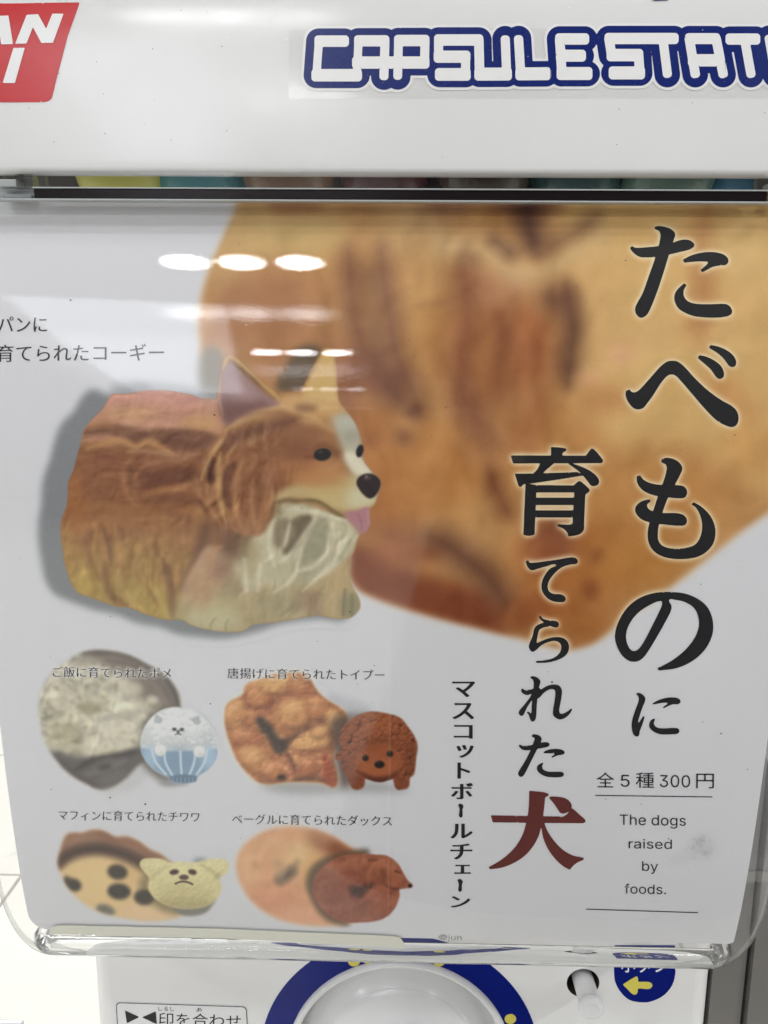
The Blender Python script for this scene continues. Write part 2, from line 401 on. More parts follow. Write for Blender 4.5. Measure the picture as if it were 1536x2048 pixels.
def fill_mesh(F, x0, y0, step, place, h, name, mat, parent, iso=0.5):
    """flat shape (F > iso on a grid) laid on a curved surface, cell by cell, with cut edges"""
    ins = F > iso; H, W = F.shape
    n = ins[:-1, :-1].astype(int) + ins[1:, :-1] + ins[:-1, 1:] + ins[1:, 1:]
    polys = []
    for j in range(H - 1):
        row = n[j]; full = (row == 4).astype(int)
        d = np.diff(np.r_[0, full, 0]); st = np.where(d == 1)[0]; en = np.where(d == -1)[0]
        for a, b in zip(st, en):
            for a2 in range(a, b, 40):
                b2 = min(b, a2 + 40); polys.append([(a2, j), (b2, j), (b2, j + 1), (a2, j + 1)])
        for i in np.where((row > 0) & (row < 4))[0]:
            cs = [(i, j), (i + 1, j), (i + 1, j + 1), (i, j + 1)]; out = []
            for k in range(4):
                p, q = cs[k], cs[(k + 1) % 4]; fp, fq = F[p[1], p[0]] - iso, F[q[1], q[0]] - iso
                if fp > 0: out.append(p)
                if (fp > 0) != (fq > 0):
                    t = fp / (fp - fq); out.append((p[0] + t * (q[0] - p[0]), p[1] + t * (q[1] - p[1])))
            if len(out) >= 3: polys.append(out)
    if not polys: return None
    idx = {}; V = []; loops = []; starts = []
    for p in polys:
        starts.append(len(loops))
        for v in p:
            k = (round(v[0], 3), round(v[1], 3))
            if k not in idx: idx[k] = len(V); V.append(k)
            loops.append(idx[k])
    V = np.array(V, float); P = place(x0 + V[:, 0] * step, y0 + V[:, 1] * step, h)
    me = raw_mesh(name, P, loops, starts, None, None, True)
    return link(name, me, mat, parent)
def poly_shape(loops, place, h, name, mat, parent, step=2.0, soft=0.6):
    A = np.concatenate(loops); x0, y0 = np.floor(A.min(0)) - 3; w, h_ = (np.ceil(A.max(0)) + 4 - np.array([x0, y0])).astype(int)
    k = 2; big = raster([(L - [x0, y0]) * k / 1.0 for L in loops], 0, 0, w * k, h_ * k, 2)
    big = blur(big, soft * k)
    st = max(1, int(step * k)); F = big[::st, ::st]
    return fill_mesh(F, x0 + .25, y0 + .25, st / k, place, h, name, mat, parent)

# ---- lettering set with the built-in typeface
_fc = {}
import os
SANS = None
try:      # Blender's own bundled sans-serif typeface for the latin lettering
    SANS = bpy.data.fonts.load(os.path.join(bpy.utils.resource_path('LOCAL'), 'datafiles', 'fonts', 'Inter.woff2'))
except Exception: SANS = None
def outlines(text):
    """closed outline loops of a text in the built-in typeface"""
    if text in _fc: return _fc[text]
    c = bpy.data.curves.new('lettering', 'FONT'); c.body = text; c.resolution_u = 5; c.fill_mode = 'NONE'
    if all(ord(ch) < 256 for ch in text) and SANS: c.font = SANS
    o = bpy.data.objects.new('lettering', c); COL.objects.link(o)
    dg = bpy.context.evaluated_depsgraph_get(); dg.update()
    me = bpy.data.meshes.new_from_object(o.evaluated_get(dg))
    V = np.array([v.co[:2] for v in me.vertices]).reshape(-1, 2); nb = {}
    for e in me.edges:
        a, b = e.vertices; nb.setdefault(a, []).append(b); nb.setdefault(b, []).append(a)
    seen = set(); loops = []
    for st in nb:
        if st in seen: continue
        lp, cur, prev = [st], st, -1; seen.add(st)
        while True:
            nx = [k for k in nb[cur] if k != prev and k not in seen]
            if not nx: break
            prev, cur = cur, nx[0]; seen.add(cur); lp.append(cur)
        if len(lp) > 2: loops.append(V[lp])
    bpy.data.meshes.remove(me); bpy.data.objects.remove(o); bpy.data.curves.remove(c)
    _fc[text] = loops; return loops
def set_text(text, x0, y0, x1, y1, skew=0.0, thin=0.0, fat=0.0):
    """fit the tight box of a text into an artwork box"""
    L = outlines(text); A = np.concatenate(L); lo, hi = A.min(0), A.max(0); out = []
    for l_ in L:
        U = (l_ - lo) / (hi - lo); out.append(np.c_[x0 + U[:, 0] * (x1 - x0), y1 - U[:, 1] * (y1 - y0) + skew * U[:, 0]])
    return out, thin, fat
def text_field(parts, k=4):
    A = np.concatenate([l_ for p in parts for l_ in p[0]]); x0, y0 = np.floor(A.min(0)) - 3; w, h = (np.ceil(A.max(0)) + 4 - [x0, y0]).astype(int)
    F = np.zeros((h * k, w * k), np.float32)
    for loops, thin, fat in parts:
        G = raster([(l_ - [x0, y0]) * k for l_ in loops], 0, 0, w * k, h * k, 2)
        n = int(round(thin * k))             # thinner level strokes, as in a book face
        for d in range(1, n + 1): G = np.minimum(G, np.roll(G, (d + 1) // 2 * (1 if d % 2 else -1), 0))
        n = int(round(fat * k))              # stouter upright strokes
        for d in range(1, n + 1): G = np.maximum(G, np.roll(G, (d + 1) // 2 * (1 if d % 2 else -1), 1))
        F = np.maximum(F, G)
    return blur(F, .9), x0, y0, k
def text_mesh(parts, place, h, name, mat, parent):
    F, x0, y0, k = text_field(parts); st = 2
    return fill_mesh(F[::st, ::st], x0 + .125, y0 + .125, st / k, place, h, name, mat, parent)
# ================================================================== the printed artwork (painted in artwork units)
AX, AY, AW, AH = -40, 376, 1620, 1545
IMG = np.empty((AH, AW, 3), np.float32); IMG[:] = (202, 202, 205)
CLIP = None; SOFT = 1.0
rng = np.random.default_rng(7)
def vnoise(sx, sy, seed, w=AW, h=AH):
    r = np.random.default_rng(seed); gx, gy = int(w / sx) + 3, int(h / sy) + 3; G = r.random((gy, gx)).astype(np.float32)
    y = np.arange(h) / sy; x = np.arange(w) / sx; iy, ix = y.astype(int), x.astype(int)
    fy, fx = (y - iy)[:, None], (x - ix)[None]; fy = fy * fy * (3 - 2 * fy); fx = fx * fx * (3 - 2 * fx)
    a = G[iy][:, ix]; b = G[iy][:, ix + 1]; c = G[iy + 1][:, ix]; d = G[iy + 1][:, ix + 1]
    return ((a * (1 - fx) + b * fx) * (1 - fy) + (c * (1 - fx) + d * fx) * fy) * 2 - 1
def rnoise(sx, sy, seed, ang=33.0, warp=10.0, wscale=36.0):
    r = np.random.default_rng(seed); G = r.random((256, 256)).astype(np.float32)
    Y, X = np.mgrid[0:AH, 0:AW].astype(np.float32)
    if warp: X = X + vnoise(wscale, wscale, seed + 500) * warp; Y = Y + vnoise(wscale, wscale, seed + 900) * warp
    c0, s0 = math.cos(math.radians(ang)), math.sin(math.radians(ang)); U = (X * c0 + Y * s0) / sx + 700; W = (-X * s0 + Y * c0) / sy + 700
    iu, iw = U.astype(np.int32), W.astype(np.int32); fu, fw = U - iu, W - iw; fu = fu * fu * (3 - 2 * fu); fw = fw * fw * (3 - 2 * fw); iu &= 255; iw &= 255; iu1, iw1 = (iu + 1) & 255, (iw + 1) & 255
    return ((G[iw, iu] * (1 - fu) + G[iw, iu1] * fu) * (1 - fw) + (G[iw1, iu] * (1 - fu) + G[iw1, iu1] * fu) * fw) * 2 - 1
NZ_FINE = vnoise(3, 3, 1) * .5 + vnoise(7, 7, 2) * .5
NZ_MID = rnoise(15, 15, 3) * .6 + rnoise(8, 8, 4, 61) * .4
NZ_BIG = vnoise(60, 60, 5) * .6 + vnoise(28, 28, 6) * .4
NZ_VERT = rnoise(15, 70, 8, 4, 14) * .6 + rnoise(8, 40, 9, -6, 10) * .4
NZ_HOR = rnoise(70, 13, 10, 3, 14) * .6 + rnoise(32, 7, 11, -5, 10) * .4
def window(A, pad):
    x0 = max(0, int(A[:, 0].min() - AX - pad)); x1 = min(AW, int(A[:, 0].max() - AX + pad) + 2)
    y0 = max(0, int(A[:, 1].min() - AY - pad)); y1 = min(AH, int(A[:, 1].max() - AY + pad) + 2)
    return x0, x1, y0, y1
def put(m, win, col, alpha=1.0, noise=None, amp=0):
    x0, x1, y0, y1 = win
    a = np.clip(m, 0, 1) * alpha
    if CLIP is not None: a = a * CLIP[y0:y1, x0:x1]
    c = np.asarray(col, np.float32)[None, None]
    if noise is not None: c = c + noise[y0:y1, x0:x1, None] * amp
    I = IMG[y0:y1, x0:x1]; I += (c - I) * a[..., None]
def mask(pts, soft=1.0, raw=False):
    L = [np.asarray(pts, float)] if raw else [smooth_loop(pts)]
    win = window(L[0], soft * 3 + 2); x0, x1, y0, y1 = win
    if x1 <= x0 or y1 <= y0: return None, win
    return blur(raster(L, x0 + AX, y0 + AY, x1 - x0, y1 - y0, 2), soft), win
def P(pts, col, soft=1.0, alpha=1.0, noise=None, amp=0):
    m, w = mask(pts, soft)
    if m is not None: put(m, w, col, alpha, noise, amp)
def K(pts, width, col, soft=2.0, alpha=1.0, taper=True):
    p = smooth_line([tuple(q[:2]) + ((q[2] if len(q) > 2 else width),) for q in pts])
    if taper and len(p) > 3:
        t = np.linspace(0, 1, len(p)); p[:, 2] *= np.clip(np.minimum(t, 1 - t) * 5 + .25, 0, 1)
    win = window(p, width / 2 + soft * 3 + 2); x0, x1, y0, y1 = win
    if x1 <= x0 or y1 <= y0: return
    Y, X = np.mgrid[y0:y1, x0:x1].astype(np.float32); D = seg_dist(p, X + AX + .5, Y + AY + .5)
    s = max(soft, .5) * SOFT; t = np.clip(.5 - D / (3.2 * s), 0, 1); put(t * t * (3 - 2 * t), win, col, alpha)
def E(cx, cy, rx, ry, col, soft=1.0, alpha=1.0, rot=0.0, noise=None, amp=0):
    t = np.linspace(0, 2 * np.pi, 40, endpoint=False); c, s = math.cos(math.radians(rot)), math.sin(math.radians(rot))
    x, y = rx * np.cos(t), ry * np.sin(t); A = np.c_[cx + x * c - y * s, cy + x * s + y * c]
    m, w = mask(A, soft, True)
    if m is not None: put(m, w, col, alpha, noise, amp)
def full_mask(pts, soft):
    m, (x0, x1, y0, y1) = mask(pts, soft); F = np.zeros((AH, AW), np.float32); F[y0:y1, x0:x1] = m
    return F
def tex(F, noise, amp, tint=(1, 1, 1)):
    global IMG
    IMG += (F * noise * amp)[..., None] * np.array(tint, np.float32)

def emboss(F, Hf, amp, tint=(1, .92, .8)):
    """moulded relief in the pictured thing, as the product photograph shows it"""
    global IMG
    ys, xs = np.where(F > .01); a, b, c0, d = ys.min(), ys.max() + 1, xs.min(), xs.max() + 1
    gy, gx = np.gradient(Hf[a:b, c0:d]); sh = np.clip(.6 * gx + .8 * gy, -1.6, 1.6)
    IMG[a:b, c0:d] += (F[a:b, c0:d] * sh * amp)[..., None] * np.array(tint, np.float32)
def bumps(x0, y0, x1, y1, d, r, seed):
    """field of rounded lumps, 0..1"""
    g = np.random.default_rng(seed); Hf = np.zeros((AH, AW), np.float32); a, b, c0, e = int(y0 - AY), int(y1 - AY), int(x0 - AX), int(x1 - AX)
    Y, X = np.mgrid[a:b, c0:e].astype(np.float32); W_ = np.zeros(Y.shape, np.float32); j = 0; yy = y0
    while yy < y1:
        xx = x0 + (d / 2 if j % 2 else 0)
        while xx < x1:
            px_, py_ = xx + g.uniform(-.4, .4) * d - AX, yy + g.uniform(-.4, .4) * d - AY; rr = r * g.uniform(.7, 1.3)
            W_ = np.maximum(W_, np.sqrt(np.maximum(0, 1 - ((X - px_) ** 2 + ((Y - py_) * 1.1) ** 2) / rr ** 2))); xx += d
        yy += d * .87; j += 1
    Hf[a:b, c0:e] = W_; return Hf
# ---- title lettering, traced as outlines ---------------------------------------------------------
def tr(ox, oy, k, pts): return [(ox + p[0] / k, oy + p[1] / k) + ((1,) if len(p) > 2 else ()) for p in pts]
c = 1
def k1(*p): return smooth_loop(tr(1220, 430, 4.654, p))
def k2(*p): return smooth_loop(tr(1220, 880, 3.3036, p))
def k3(*p): return smooth_loop(tr(1000, 870, 4.55, p))
def k4(*p): return smooth_loop(tr(960, 1320, 4.454, p))
TITLE = [
 [[k1((410,128,c),(420,108,c),(465,104),(540,120),(590,150),(607,185),(595,225),(580,265),(548,370),(500,530),(440,710),(385,850),(350,920),(315,950),(280,955),(245,925),(233,880),(245,835),(300,735),(350,600),(400,460),(425,385),(450,300),(463,240),(470,185),(455,150),(430,138))],
  [k1((183,308,c),(205,290,c),(235,305),(330,302),(450,290),(560,268),(620,245),(680,230),(740,235),(780,265),(785,285),(770,305),(730,325),(650,345),(550,368),(430,388),(330,395),(270,388),(215,350))],
  [k1((678,415,c),(760,375),(860,350),(960,345),(1050,365),(1095,400),(1100,440),(1075,465),(1020,470),(950,485),(905,510),(860,533,c),(840,512,c),(880,480),(912,440),(880,432),(820,432),(740,438),(690,443,c))],
  [k1((690,635,c),(713,655,c),(690,690),(685,745),(710,790),(760,818),(850,830),(960,830),(1060,827),(1110,845),(1137,895),(1125,925),(1080,945),(980,955),(880,952),(780,940),(690,905),(630,860),(600,790),(605,730),(640,680))]],
 [[k1((145,1640,c),(180,1622,c),(200,1645),(235,1650),(280,1620),(380,1510),(470,1410),(530,1365),(580,1356),(630,1365),(690,1410),(800,1530),(920,1640),(1040,1725),(1130,1775),(1180,1825),(1197,1890),(1180,1950),(1140,1973),(1080,1960),(990,1910),(880,1800),(760,1660),(660,1545),(610,1495),(570,1483),(530,1500),(470,1570),(400,1680),(340,1760),(310,1795),(265,1810),(215,1795),(165,1735),(145,1680))],
  [k1((935,1210,c),(1000,1222),(1080,1255),(1145,1305),(1175,1365),(1165,1405),(1135,1415),(1105,1400),(1060,1340),(1000,1285),(920,1235,c))],
  [k1((833,1304,c),(900,1320),(980,1360),(1040,1415),(1062,1480),(1050,1515),(1015,1525),(985,1505),(940,1440),(880,1385),(815,1330,c))]],
 [[k2((340,125,c),(380,117),(440,135),(477,180),(465,225),(425,300),(385,375),(345,480),(322,560),(315,620),(320,665),(350,700),(420,717),(500,712),(560,690),(595,640),(608,570),(595,500),(565,445),(535,425,c),(553,410,c),(610,445),(665,505),(692,570),(695,630),(680,685),(640,735),(580,770),(500,785),(430,785),(350,770),(290,735),(255,680),(248,610),(262,540),(290,450),(320,360),(350,280),(372,205),(370,165),(338,148,c))],
  [k2((175,240,c),(198,232,c),(225,265),(280,288),(360,298),(440,298),(490,308),(510,345),(495,378),(460,385),(380,378),(290,365),(220,335),(180,285))],
  [k2((267,392,c),(265,410,c),(245,425),(250,450),(280,470),(340,482),(430,482),(485,495),(508,530),(495,560),(460,566),(380,560),(290,548),(220,530),(178,495),(165,455),(185,420),(225,398))]],
 [[k2((405,1095),(400,1130),(370,1190),(320,1280),(260,1380),(215,1440),(170,1463),(120,1455),(70,1410),(38,1340),(32,1280),(55,1200),(110,1110),(190,1045),(290,1010),(400,1003),(500,1015),(590,1055),(650,1115),(680,1210),(670,1300),(620,1390),(540,1460),(440,1505),(320,1522,c),(312,1505,c),(400,1460),(490,1390),(555,1310),(585,1230),(580,1160),(550,1105),(490,1068),(430,1055),(390,1055)),
   k2((335,1062),(260,1090),(180,1145),(125,1220),(105,1290),(115,1350),(145,1390),(180,1385),(220,1335),(270,1240),(320,1140),(342,1085))]],
 [[k2((168,1675,c),(190,1668),(225,1690),(232,1715),(215,1760),(195,1820),(185,1865),(200,1850),(218,1822,c),(228,1825,c),(215,1870),(195,1925),(190,1950),(175,1958),(155,1945),(142,1900),(145,1850),(165,1785),(188,1720),(185,1692))],
  [k2((278,1738,c),(330,1712),(400,1698),(450,1705),(465,1725),(452,1742),(410,1745),(350,1772,c),(348,1762,c),(380,1737),(360,1733),(283,1746,c))],
  [k2((290,1836,c),(296,1845,c),(288,1870),(305,1895),(345,1903),(420,1900),(450,1905),(457,1922),(445,1938),(400,1943),(330,1942),(280,1920),(258,1890),(265,1855))]],
 [[k3((463,108,c),(590,120),(604,138),(570,163),(565,190,c),(560,250,c),(465,250,c),(463,190,c))],
  [k3((96,185,c),(780,188,c),(815,140),(835,122),(860,135),(920,205),(937,235),(925,253),(890,256,c),(118,258,c))],
  [k3((370,250,c),(490,258,c),(440,300),(385,350,c),(300,352,c),(340,310))],
  [k3((133,352,c),(300,350),(480,345),(705,337,c),(760,367,c),(560,400),(300,438,c),(215,448),(195,468),(178,472),(165,455,c))],
  [k3((620,262,c),(640,255,c),(720,280),(810,320),(870,365),(900,410),(895,445),(865,463),(830,460),(800,425),(760,375),(710,325))],
  [k3((232,440,c),(330,455,c),(328,560),(322,700),(318,800),(315,905,c),(265,917),(212,908,c),(220,700))],
  [k3((232,455,c),(670,458,c),(700,430),(720,418),(745,430),(810,490),(815,510),(778,540,c),(775,560),(765,800),(762,860),(735,895),(680,915),(620,922,c),(612,890),(580,855),(520,828,c),(522,810,c),(600,815),(650,812),(660,800,c),(668,640),(675,522,c),(232,522,c))],
  [k3((322,570,c),(672,570,c),(670,636,c),(322,636,c))], [k3((320,686,c),(668,686,c),(666,750,c),(318,750,c))]],
 [[k3((233,1150,c),(258,1136,c),(265,1158),(290,1163),(400,1150),(540,1130),(640,1113),(690,1120),(708,1150),(692,1172),(640,1178),(560,1205),(490,1265),(445,1330),(433,1385),(450,1425),(490,1445),(550,1448),(585,1465),(598,1492),(585,1515),(540,1520),(470,1508),(415,1470),(380,1410),(380,1340),(410,1270),(455,1215),(510,1180),(420,1195),(330,1220),(285,1230),(250,1200))]],
 [[k3((355,1645,c),(372,1645,c),(385,1668),(440,1685),(500,1690),(530,1705),(535,1730),(520,1750),(480,1745),(430,1722),(380,1690),(360,1668))],
  [k3((440,1706),(380,1712),(330,1735),(310,1765),(295,1830),(268,1895),(262,1930),(278,1962),(300,1972),(325,1958),(380,1910),(450,1880),(505,1873),(548,1898),(557,1940),(535,1990),(480,2030),(400,2050),(326,2055,c),(328,2073,c),(450,2066),(560,2030),(612,1985),(627,1930),(615,1880),(570,1845),(500,1838),(420,1856),(330,1895,c),(340,1840),(350,1790),(362,1768),(400,1750),(450,1735))]],
 [[k4((447,150,c),(460,143),(500,150),(535,180),(535,210),(520,260),(510,340),(503,440),(498,510),(485,540),(462,547),(445,525),(435,490),(415,465,c),(428,457,c),(455,475),(458,470),(460,400),(470,300),(478,210),(470,175),(450,160))],
  [k4((365,262,c),(378,250,c),(395,265),(450,262),(500,245),(530,250),(540,265),(520,290),(470,345),(420,420),(385,490),(365,497),(345,475),(350,450),(400,390),(460,300),(430,310),(395,305),(370,285))],
  [k4((515,295),(560,250),(610,225),(660,217),(705,228),(728,265),(725,330),(712,400),(705,450),(715,475),(740,475),(780,455),(812,430,c),(823,435,c),(800,475),(760,512),(715,528),(675,515),(650,485),(650,440),(662,370),(670,290),(660,262),(620,260),(570,290),(505,345))]],
 [[k4((458,672,c),(475,660),(520,668),(548,695),(540,730),(500,810),(450,910),(405,1000),(380,1035),(355,1038),(338,1015),(345,990),(400,900),(450,800),(480,720),(485,695),(462,682))],
  [k4((343,760,c),(355,750,c),(375,762),(440,760),(510,745),(570,730),(610,735),(620,752),(605,770),(540,785),(450,800),(390,802),(360,785))],
  [k4((562,820,c),(600,800),(660,790),(720,795),(750,812),(752,830),(730,842),(690,848),(640,870,c),(632,860,c),(665,835),(640,830),(567,830,c))],
  [k4((555,912,c),(566,920,c),(552,945),(565,975),(610,992),(700,993),(735,998),(747,1020),(730,1038),(670,1043),(590,1037),(535,1010),(507,975),(512,940))]],
 [[k4((437,1163,c),(560,1175),(608,1190),(610,1205),(580,1220,c),(572,1300),(562,1390),(560,1445),(543,1490,c),(520,1570),(470,1660),(400,1740),(310,1800),(200,1845),(85,1862,c),(78,1842,c),(170,1790),(260,1720),(330,1640),(380,1550),(410,1450),(425,1380),(435,1280))],
  [k4((95,1382,c),(740,1393,c),(775,1370),(815,1320),(830,1325),(890,1380),(935,1420),(938,1440),(915,1452,c),(113,1445,c))],
  [k4((612,1225,c),(630,1213,c),(700,1217),(770,1235),(810,1275),(815,1310),(790,1345),(750,1365),(715,1360),(690,1325),(655,1275))],
  [k4((572,1450,c),(600,1520),(660,1610),(740,1690),(830,1740),(922,1757,c),(923,1778,c),(870,1800),(830,1830),(800,1868,c),(740,1835),(670,1770),(610,1690),(565,1590),(548,1500),(545,1455,c))]],
]
def glyph_field(strokes, scale=2):
    A = np.concatenate([L for s in strokes for L in s]); x0, y0 = np.floor(A.min(0)) - 4; w, h = (np.ceil(A.max(0)) + 5 - [x0, y0]).astype(int)
    F = np.zeros((h * scale, w * scale), np.float32)
    for s in strokes: F = np.maximum(F, raster([(L - [x0, y0]) * scale for L in s], 0, 0, w * scale, h * scale, 2))
    return F, x0, y0

# ---- small captions -------------------------------------------------------------------------------
MIN = dict(thin=0.5, fat=0.25)
CAPTIONS = [
 [set_text('パンに', -4, 633, 94, 664, 0, **MIN)],
 [set_text('育てられたコーギー', -6, 689, 328, 724, -2, **MIN)],
 [set_text('ご飯に育てられたポメ', 106, 1332, 343, 1354, 3, **MIN)],
 [set_text('唐揚げに育てられたトイプー', 455, 1335, 769, 1357, 4, **MIN)],
 [set_text('マフィンに育てられたチワワ', 117, 1619, 399, 1640, 4, **MIN)],
 [set_text('ベーグルに育てられたダックス', 464, 1627, 784, 1648, 4, **MIN)],
]

# ---- the large blurred loaf -------------------------------------------------------------------------
LOAF = [(500,340),(470,430),(448,480),(425,530),(406,590),(400,640),(404,700),(418,780),(450,880),(560,1000),(660,1080),(700,1110),(702,1155),(728,1183),(841,1224),(963,1256),(1043,1276),(1104,1292),(1144,1296),(1185,1284),(1225,1256),(1265,1222),(1341,1172),(1402,1125),(1500,1049),(1580,995),(1640,940),(1640,340)]
LM = full_mask(LOAF, 7)
put(full_mask(LOAF, 10), (0, AW, 0, AH), (214, 190, 150), .55)
CLIP = full_mask([(p[0], p[1]) for p in LOAF], 6)
put(np.ones((AH, AW), np.float32), (0, AW, 0, AH), (176, 132, 84), 1, NZ_BIG, 8)
P([(1150,300),(1640,300),(1640,1000),(1400,900),(1180,860),(1150,600)], (196, 160, 106), 22)
E(560, 465, 150, 55, (190, 160, 108), 22); E(470, 540, 50, 80, (186, 152, 104), 18)
E(540, 610, 120, 75, (166, 118, 84), 24, .85); E(470, 650, 50, 60, (168, 122, 88), 16, .7)
E(600, 720, 110, 60, (160, 112, 80), 22, .7); E(690, 760, 60, 70, (140, 92, 68), 18, .7); E(740, 860, 60, 60, (168, 112, 68), 20, .8)
E(760, 990, 90, 90, (168, 110, 62), 28, .9); E(870, 940, 110, 90, (172, 118, 66), 26, .9); E(1090, 900, 120, 90, (178, 128, 76), 26, .8)
E(1300, 1000, 150, 90, (180, 130, 76), 28, .9); E(1150, 1130, 130, 100, (164, 106, 56), 26, .9); E(1280, 1120, 90, 60, (170, 118, 62), 22, .9)
E(820, 470, 80, 60, (184, 150, 104), 20, .8)
E(850, 570, 45, 90, (184, 142, 92), 16, .9); E(880, 680, 40, 80, (172, 124, 76), 16, .8)
E(1010, 700, 110, 110, (152, 100, 64), 22, .9); E(960, 720, 30, 90, (172, 120, 72), 12, .7); E(1060, 690, 35, 70, (158, 98, 62), 12, .6)
E(1000, 570, 70, 40, (172, 124, 92), 16, .8)
SOFT = 2.1
K([(745,545),(752,600),(748,650),(760,690)], 26, (170, 132, 92), 10, .8)
K([(696,500),(702,560),(708,634),(732,700),(767,745),(800,800)], 38, (112, 74, 58), 12, .8)
K([(762,500),(768,560),(780,634),(792,705),(822,775),(842,830)], 36, (108, 72, 58), 12, .8)
K([(735,720),(760,760),(790,780)], 50, (118, 78, 62), 14, .8)
E(829, 824, 18, 18, (98, 62, 46), 8, .8); E(809, 874, 20, 18, (112, 72, 50), 9, .8); E(745, 880, 16, 16, (140, 88, 58), 9, .6)
K([(838,612),(900,600),(950,570)], 9, (140, 98, 66), 6, .5)
K([(928,500),(930,560),(934,660),(918,735),(930,800),(960,850)], 44, (132, 84, 60), 14, .8)
K([(1000,640),(1004,690),(994,750),(1000,800)], 26, (128, 80, 54), 12, .8)
K([(925,790),(965,860),(985,900)], 40, (130, 84, 60), 16, .8)
K([(1080,790),(1060,850),(1040,880)], 30, (146, 92, 58), 14, .8)
E(1050, 395, 75, 40, (112, 70, 54), 12, .8); E(900, 405, 60, 22, (140, 96, 70), 12, .8); E(590, 405, 60, 22, (150, 100, 66), 10, .8)
K([(890,492),(962,500),(1016,538),(1060,548),(1095,540),(1140,512),(1195,475)], 42, (190, 160, 116), 12, .9, False)
K([(1052,380),(1056,440),(1062,470),(1076,498)], 46, (82, 56, 48), 10, .9)
K([(984,478),(1004,492),(1026,510)], 24, (96, 70, 56), 8, .8); K([(935,515),(945,520)], 22, (140, 106, 80), 8, .8)
K([(1080,504),(1110,488),(1135,474),(1165,455),(1195,430)], 20, (122, 90, 68), 9, .8)
K([(1085,590),(1115,604),(1134,600)], 30, (120, 84, 66), 12, .8)
K([(1132,570),(1140,610),(1146,660),(1142,715),(1136,765)], 46, (86, 56, 44), 10, .9)
K([(1185,520),(1190,640),(1178,740)], 40, (196, 156, 106), 14, .8)
K([(1412,420),(1406,480),(1408,560),(1400,640),(1396,670)], 40, (168, 116, 74), 14, .8)
E(1244, 706, 28, 24, (206, 158, 120), 10, .8); E(1182, 762, 30, 20, (204, 156, 118), 12, .8); E(1300, 680, 40, 30, (200, 162, 114), 14, .6)
K([(1425,745),(1455,785),(1500,830)], 36, (184, 132, 82), 14, .8)
E(1210, 800, 60, 30, (176, 126, 80), 16, .8); E(1480, 500, 70, 60, (200, 168, 114), 20, .6); E(1500, 900, 60, 60, (186, 140, 86), 20, .8)
K([(852,850),(853,900),(850,940)], 30, (176, 124, 70), 12, .8)
K([(1043,820),(1050,860)], 34, (146, 96, 62), 14, .6)
K([(978,940),(990,975),(1006,1005),(1018,1030)], 26, (104, 60, 40), 10, .8)
E(1108, 1078, 44, 50, (116, 68, 50), 16, .8); E(1085, 1110, 40, 40, (140, 82, 50), 16, .8)
K([(765,1065),(800,1078),(835,1080)], 34, (130, 80, 56), 14, .8)
E(800, 1110, 90, 26, (152, 92, 58), 14, .8)
P([(690,1095),(740,1110),(830,1145),(930,1170),(1000,1215),(1010,1300),(880,1290),(700,1210)], (118, 60, 36), 14, .9)
K([(862,1072),(900,1095),(960,1140),(1000,1188),(1020,1222)], 44, (84, 52, 44), 13, .8)
E(1080, 1215, 60, 40, (144, 82, 44), 18, .8); E(1040, 1240, 40, 26, (136, 78, 42), 14, .8); E(1160, 1250, 70, 36, (150, 92, 46), 18, .8)
E(1193, 1110, 15, 14, (130, 80, 46), 8, .8); E(1182, 1182, 18, 20, (122, 70, 40), 9, .8); E(1170, 1290, 90, 20, (150, 96, 52), 12, .6)
FOLD = rnoise(40, 170, 41, 6, 40, 110) * .65 + rnoise(22, 100, 42, -8, 26, 80) * .35
CEN = full_mask([(660,440),(900,480),(1150,520),(1160,760),(1080,1000),(900,1060),(720,980),(640,700)], 50)
tex(CLIP * CEN, np.minimum(FOLD, .25), 13, (1, .86, .66)); tex(CLIP, FOLD, 7, (1, .86, .66)); emboss(CLIP, (rnoise(80, 90, 43, 30, 30, 90) + .45 * rnoise(40, 44, 44, 70, 20, 60)) * 28, 6)
SOFT = 1.3
tex(CLIP, NZ_BIG, 3.0); tex(CLIP, NZ_MID, 1.6)
# printed shadows and light on the loaf around the dog's head
P([(585,706),(600,694),(629,690),(646,704),(612,776),(584,786),(552,778),(560,752),(575,728)], (92, 78, 62), 6, .9)
CLIP = None
P([(404,704),(420,694),(446,706),(452,760),(440,800),(412,796),(398,760)], (118, 114, 104), 7, .85)
# cream glow behind the title lettering
for g in TITLE:
    F, x0, y0 = glyph_field(g, 1); pad = 16
    F = np.pad(F, pad); F = np.clip(blur(F, 5.0) * 2.3, 0, 1); gx, gy = int(x0 - pad - AX), int(y0 - pad - AY)
    hh, ww = F.shape; gx2 = min(AW, gx + ww); gy2 = min(AH, gy + hh)
    put(F[:gy2 - gy, :gx2 - gx] * np.clip(LM[gy:gy2, gx:gx2] * 1.2, 0, 1), (gx, gx2, gy, gy2), (226, 208, 176), .82)

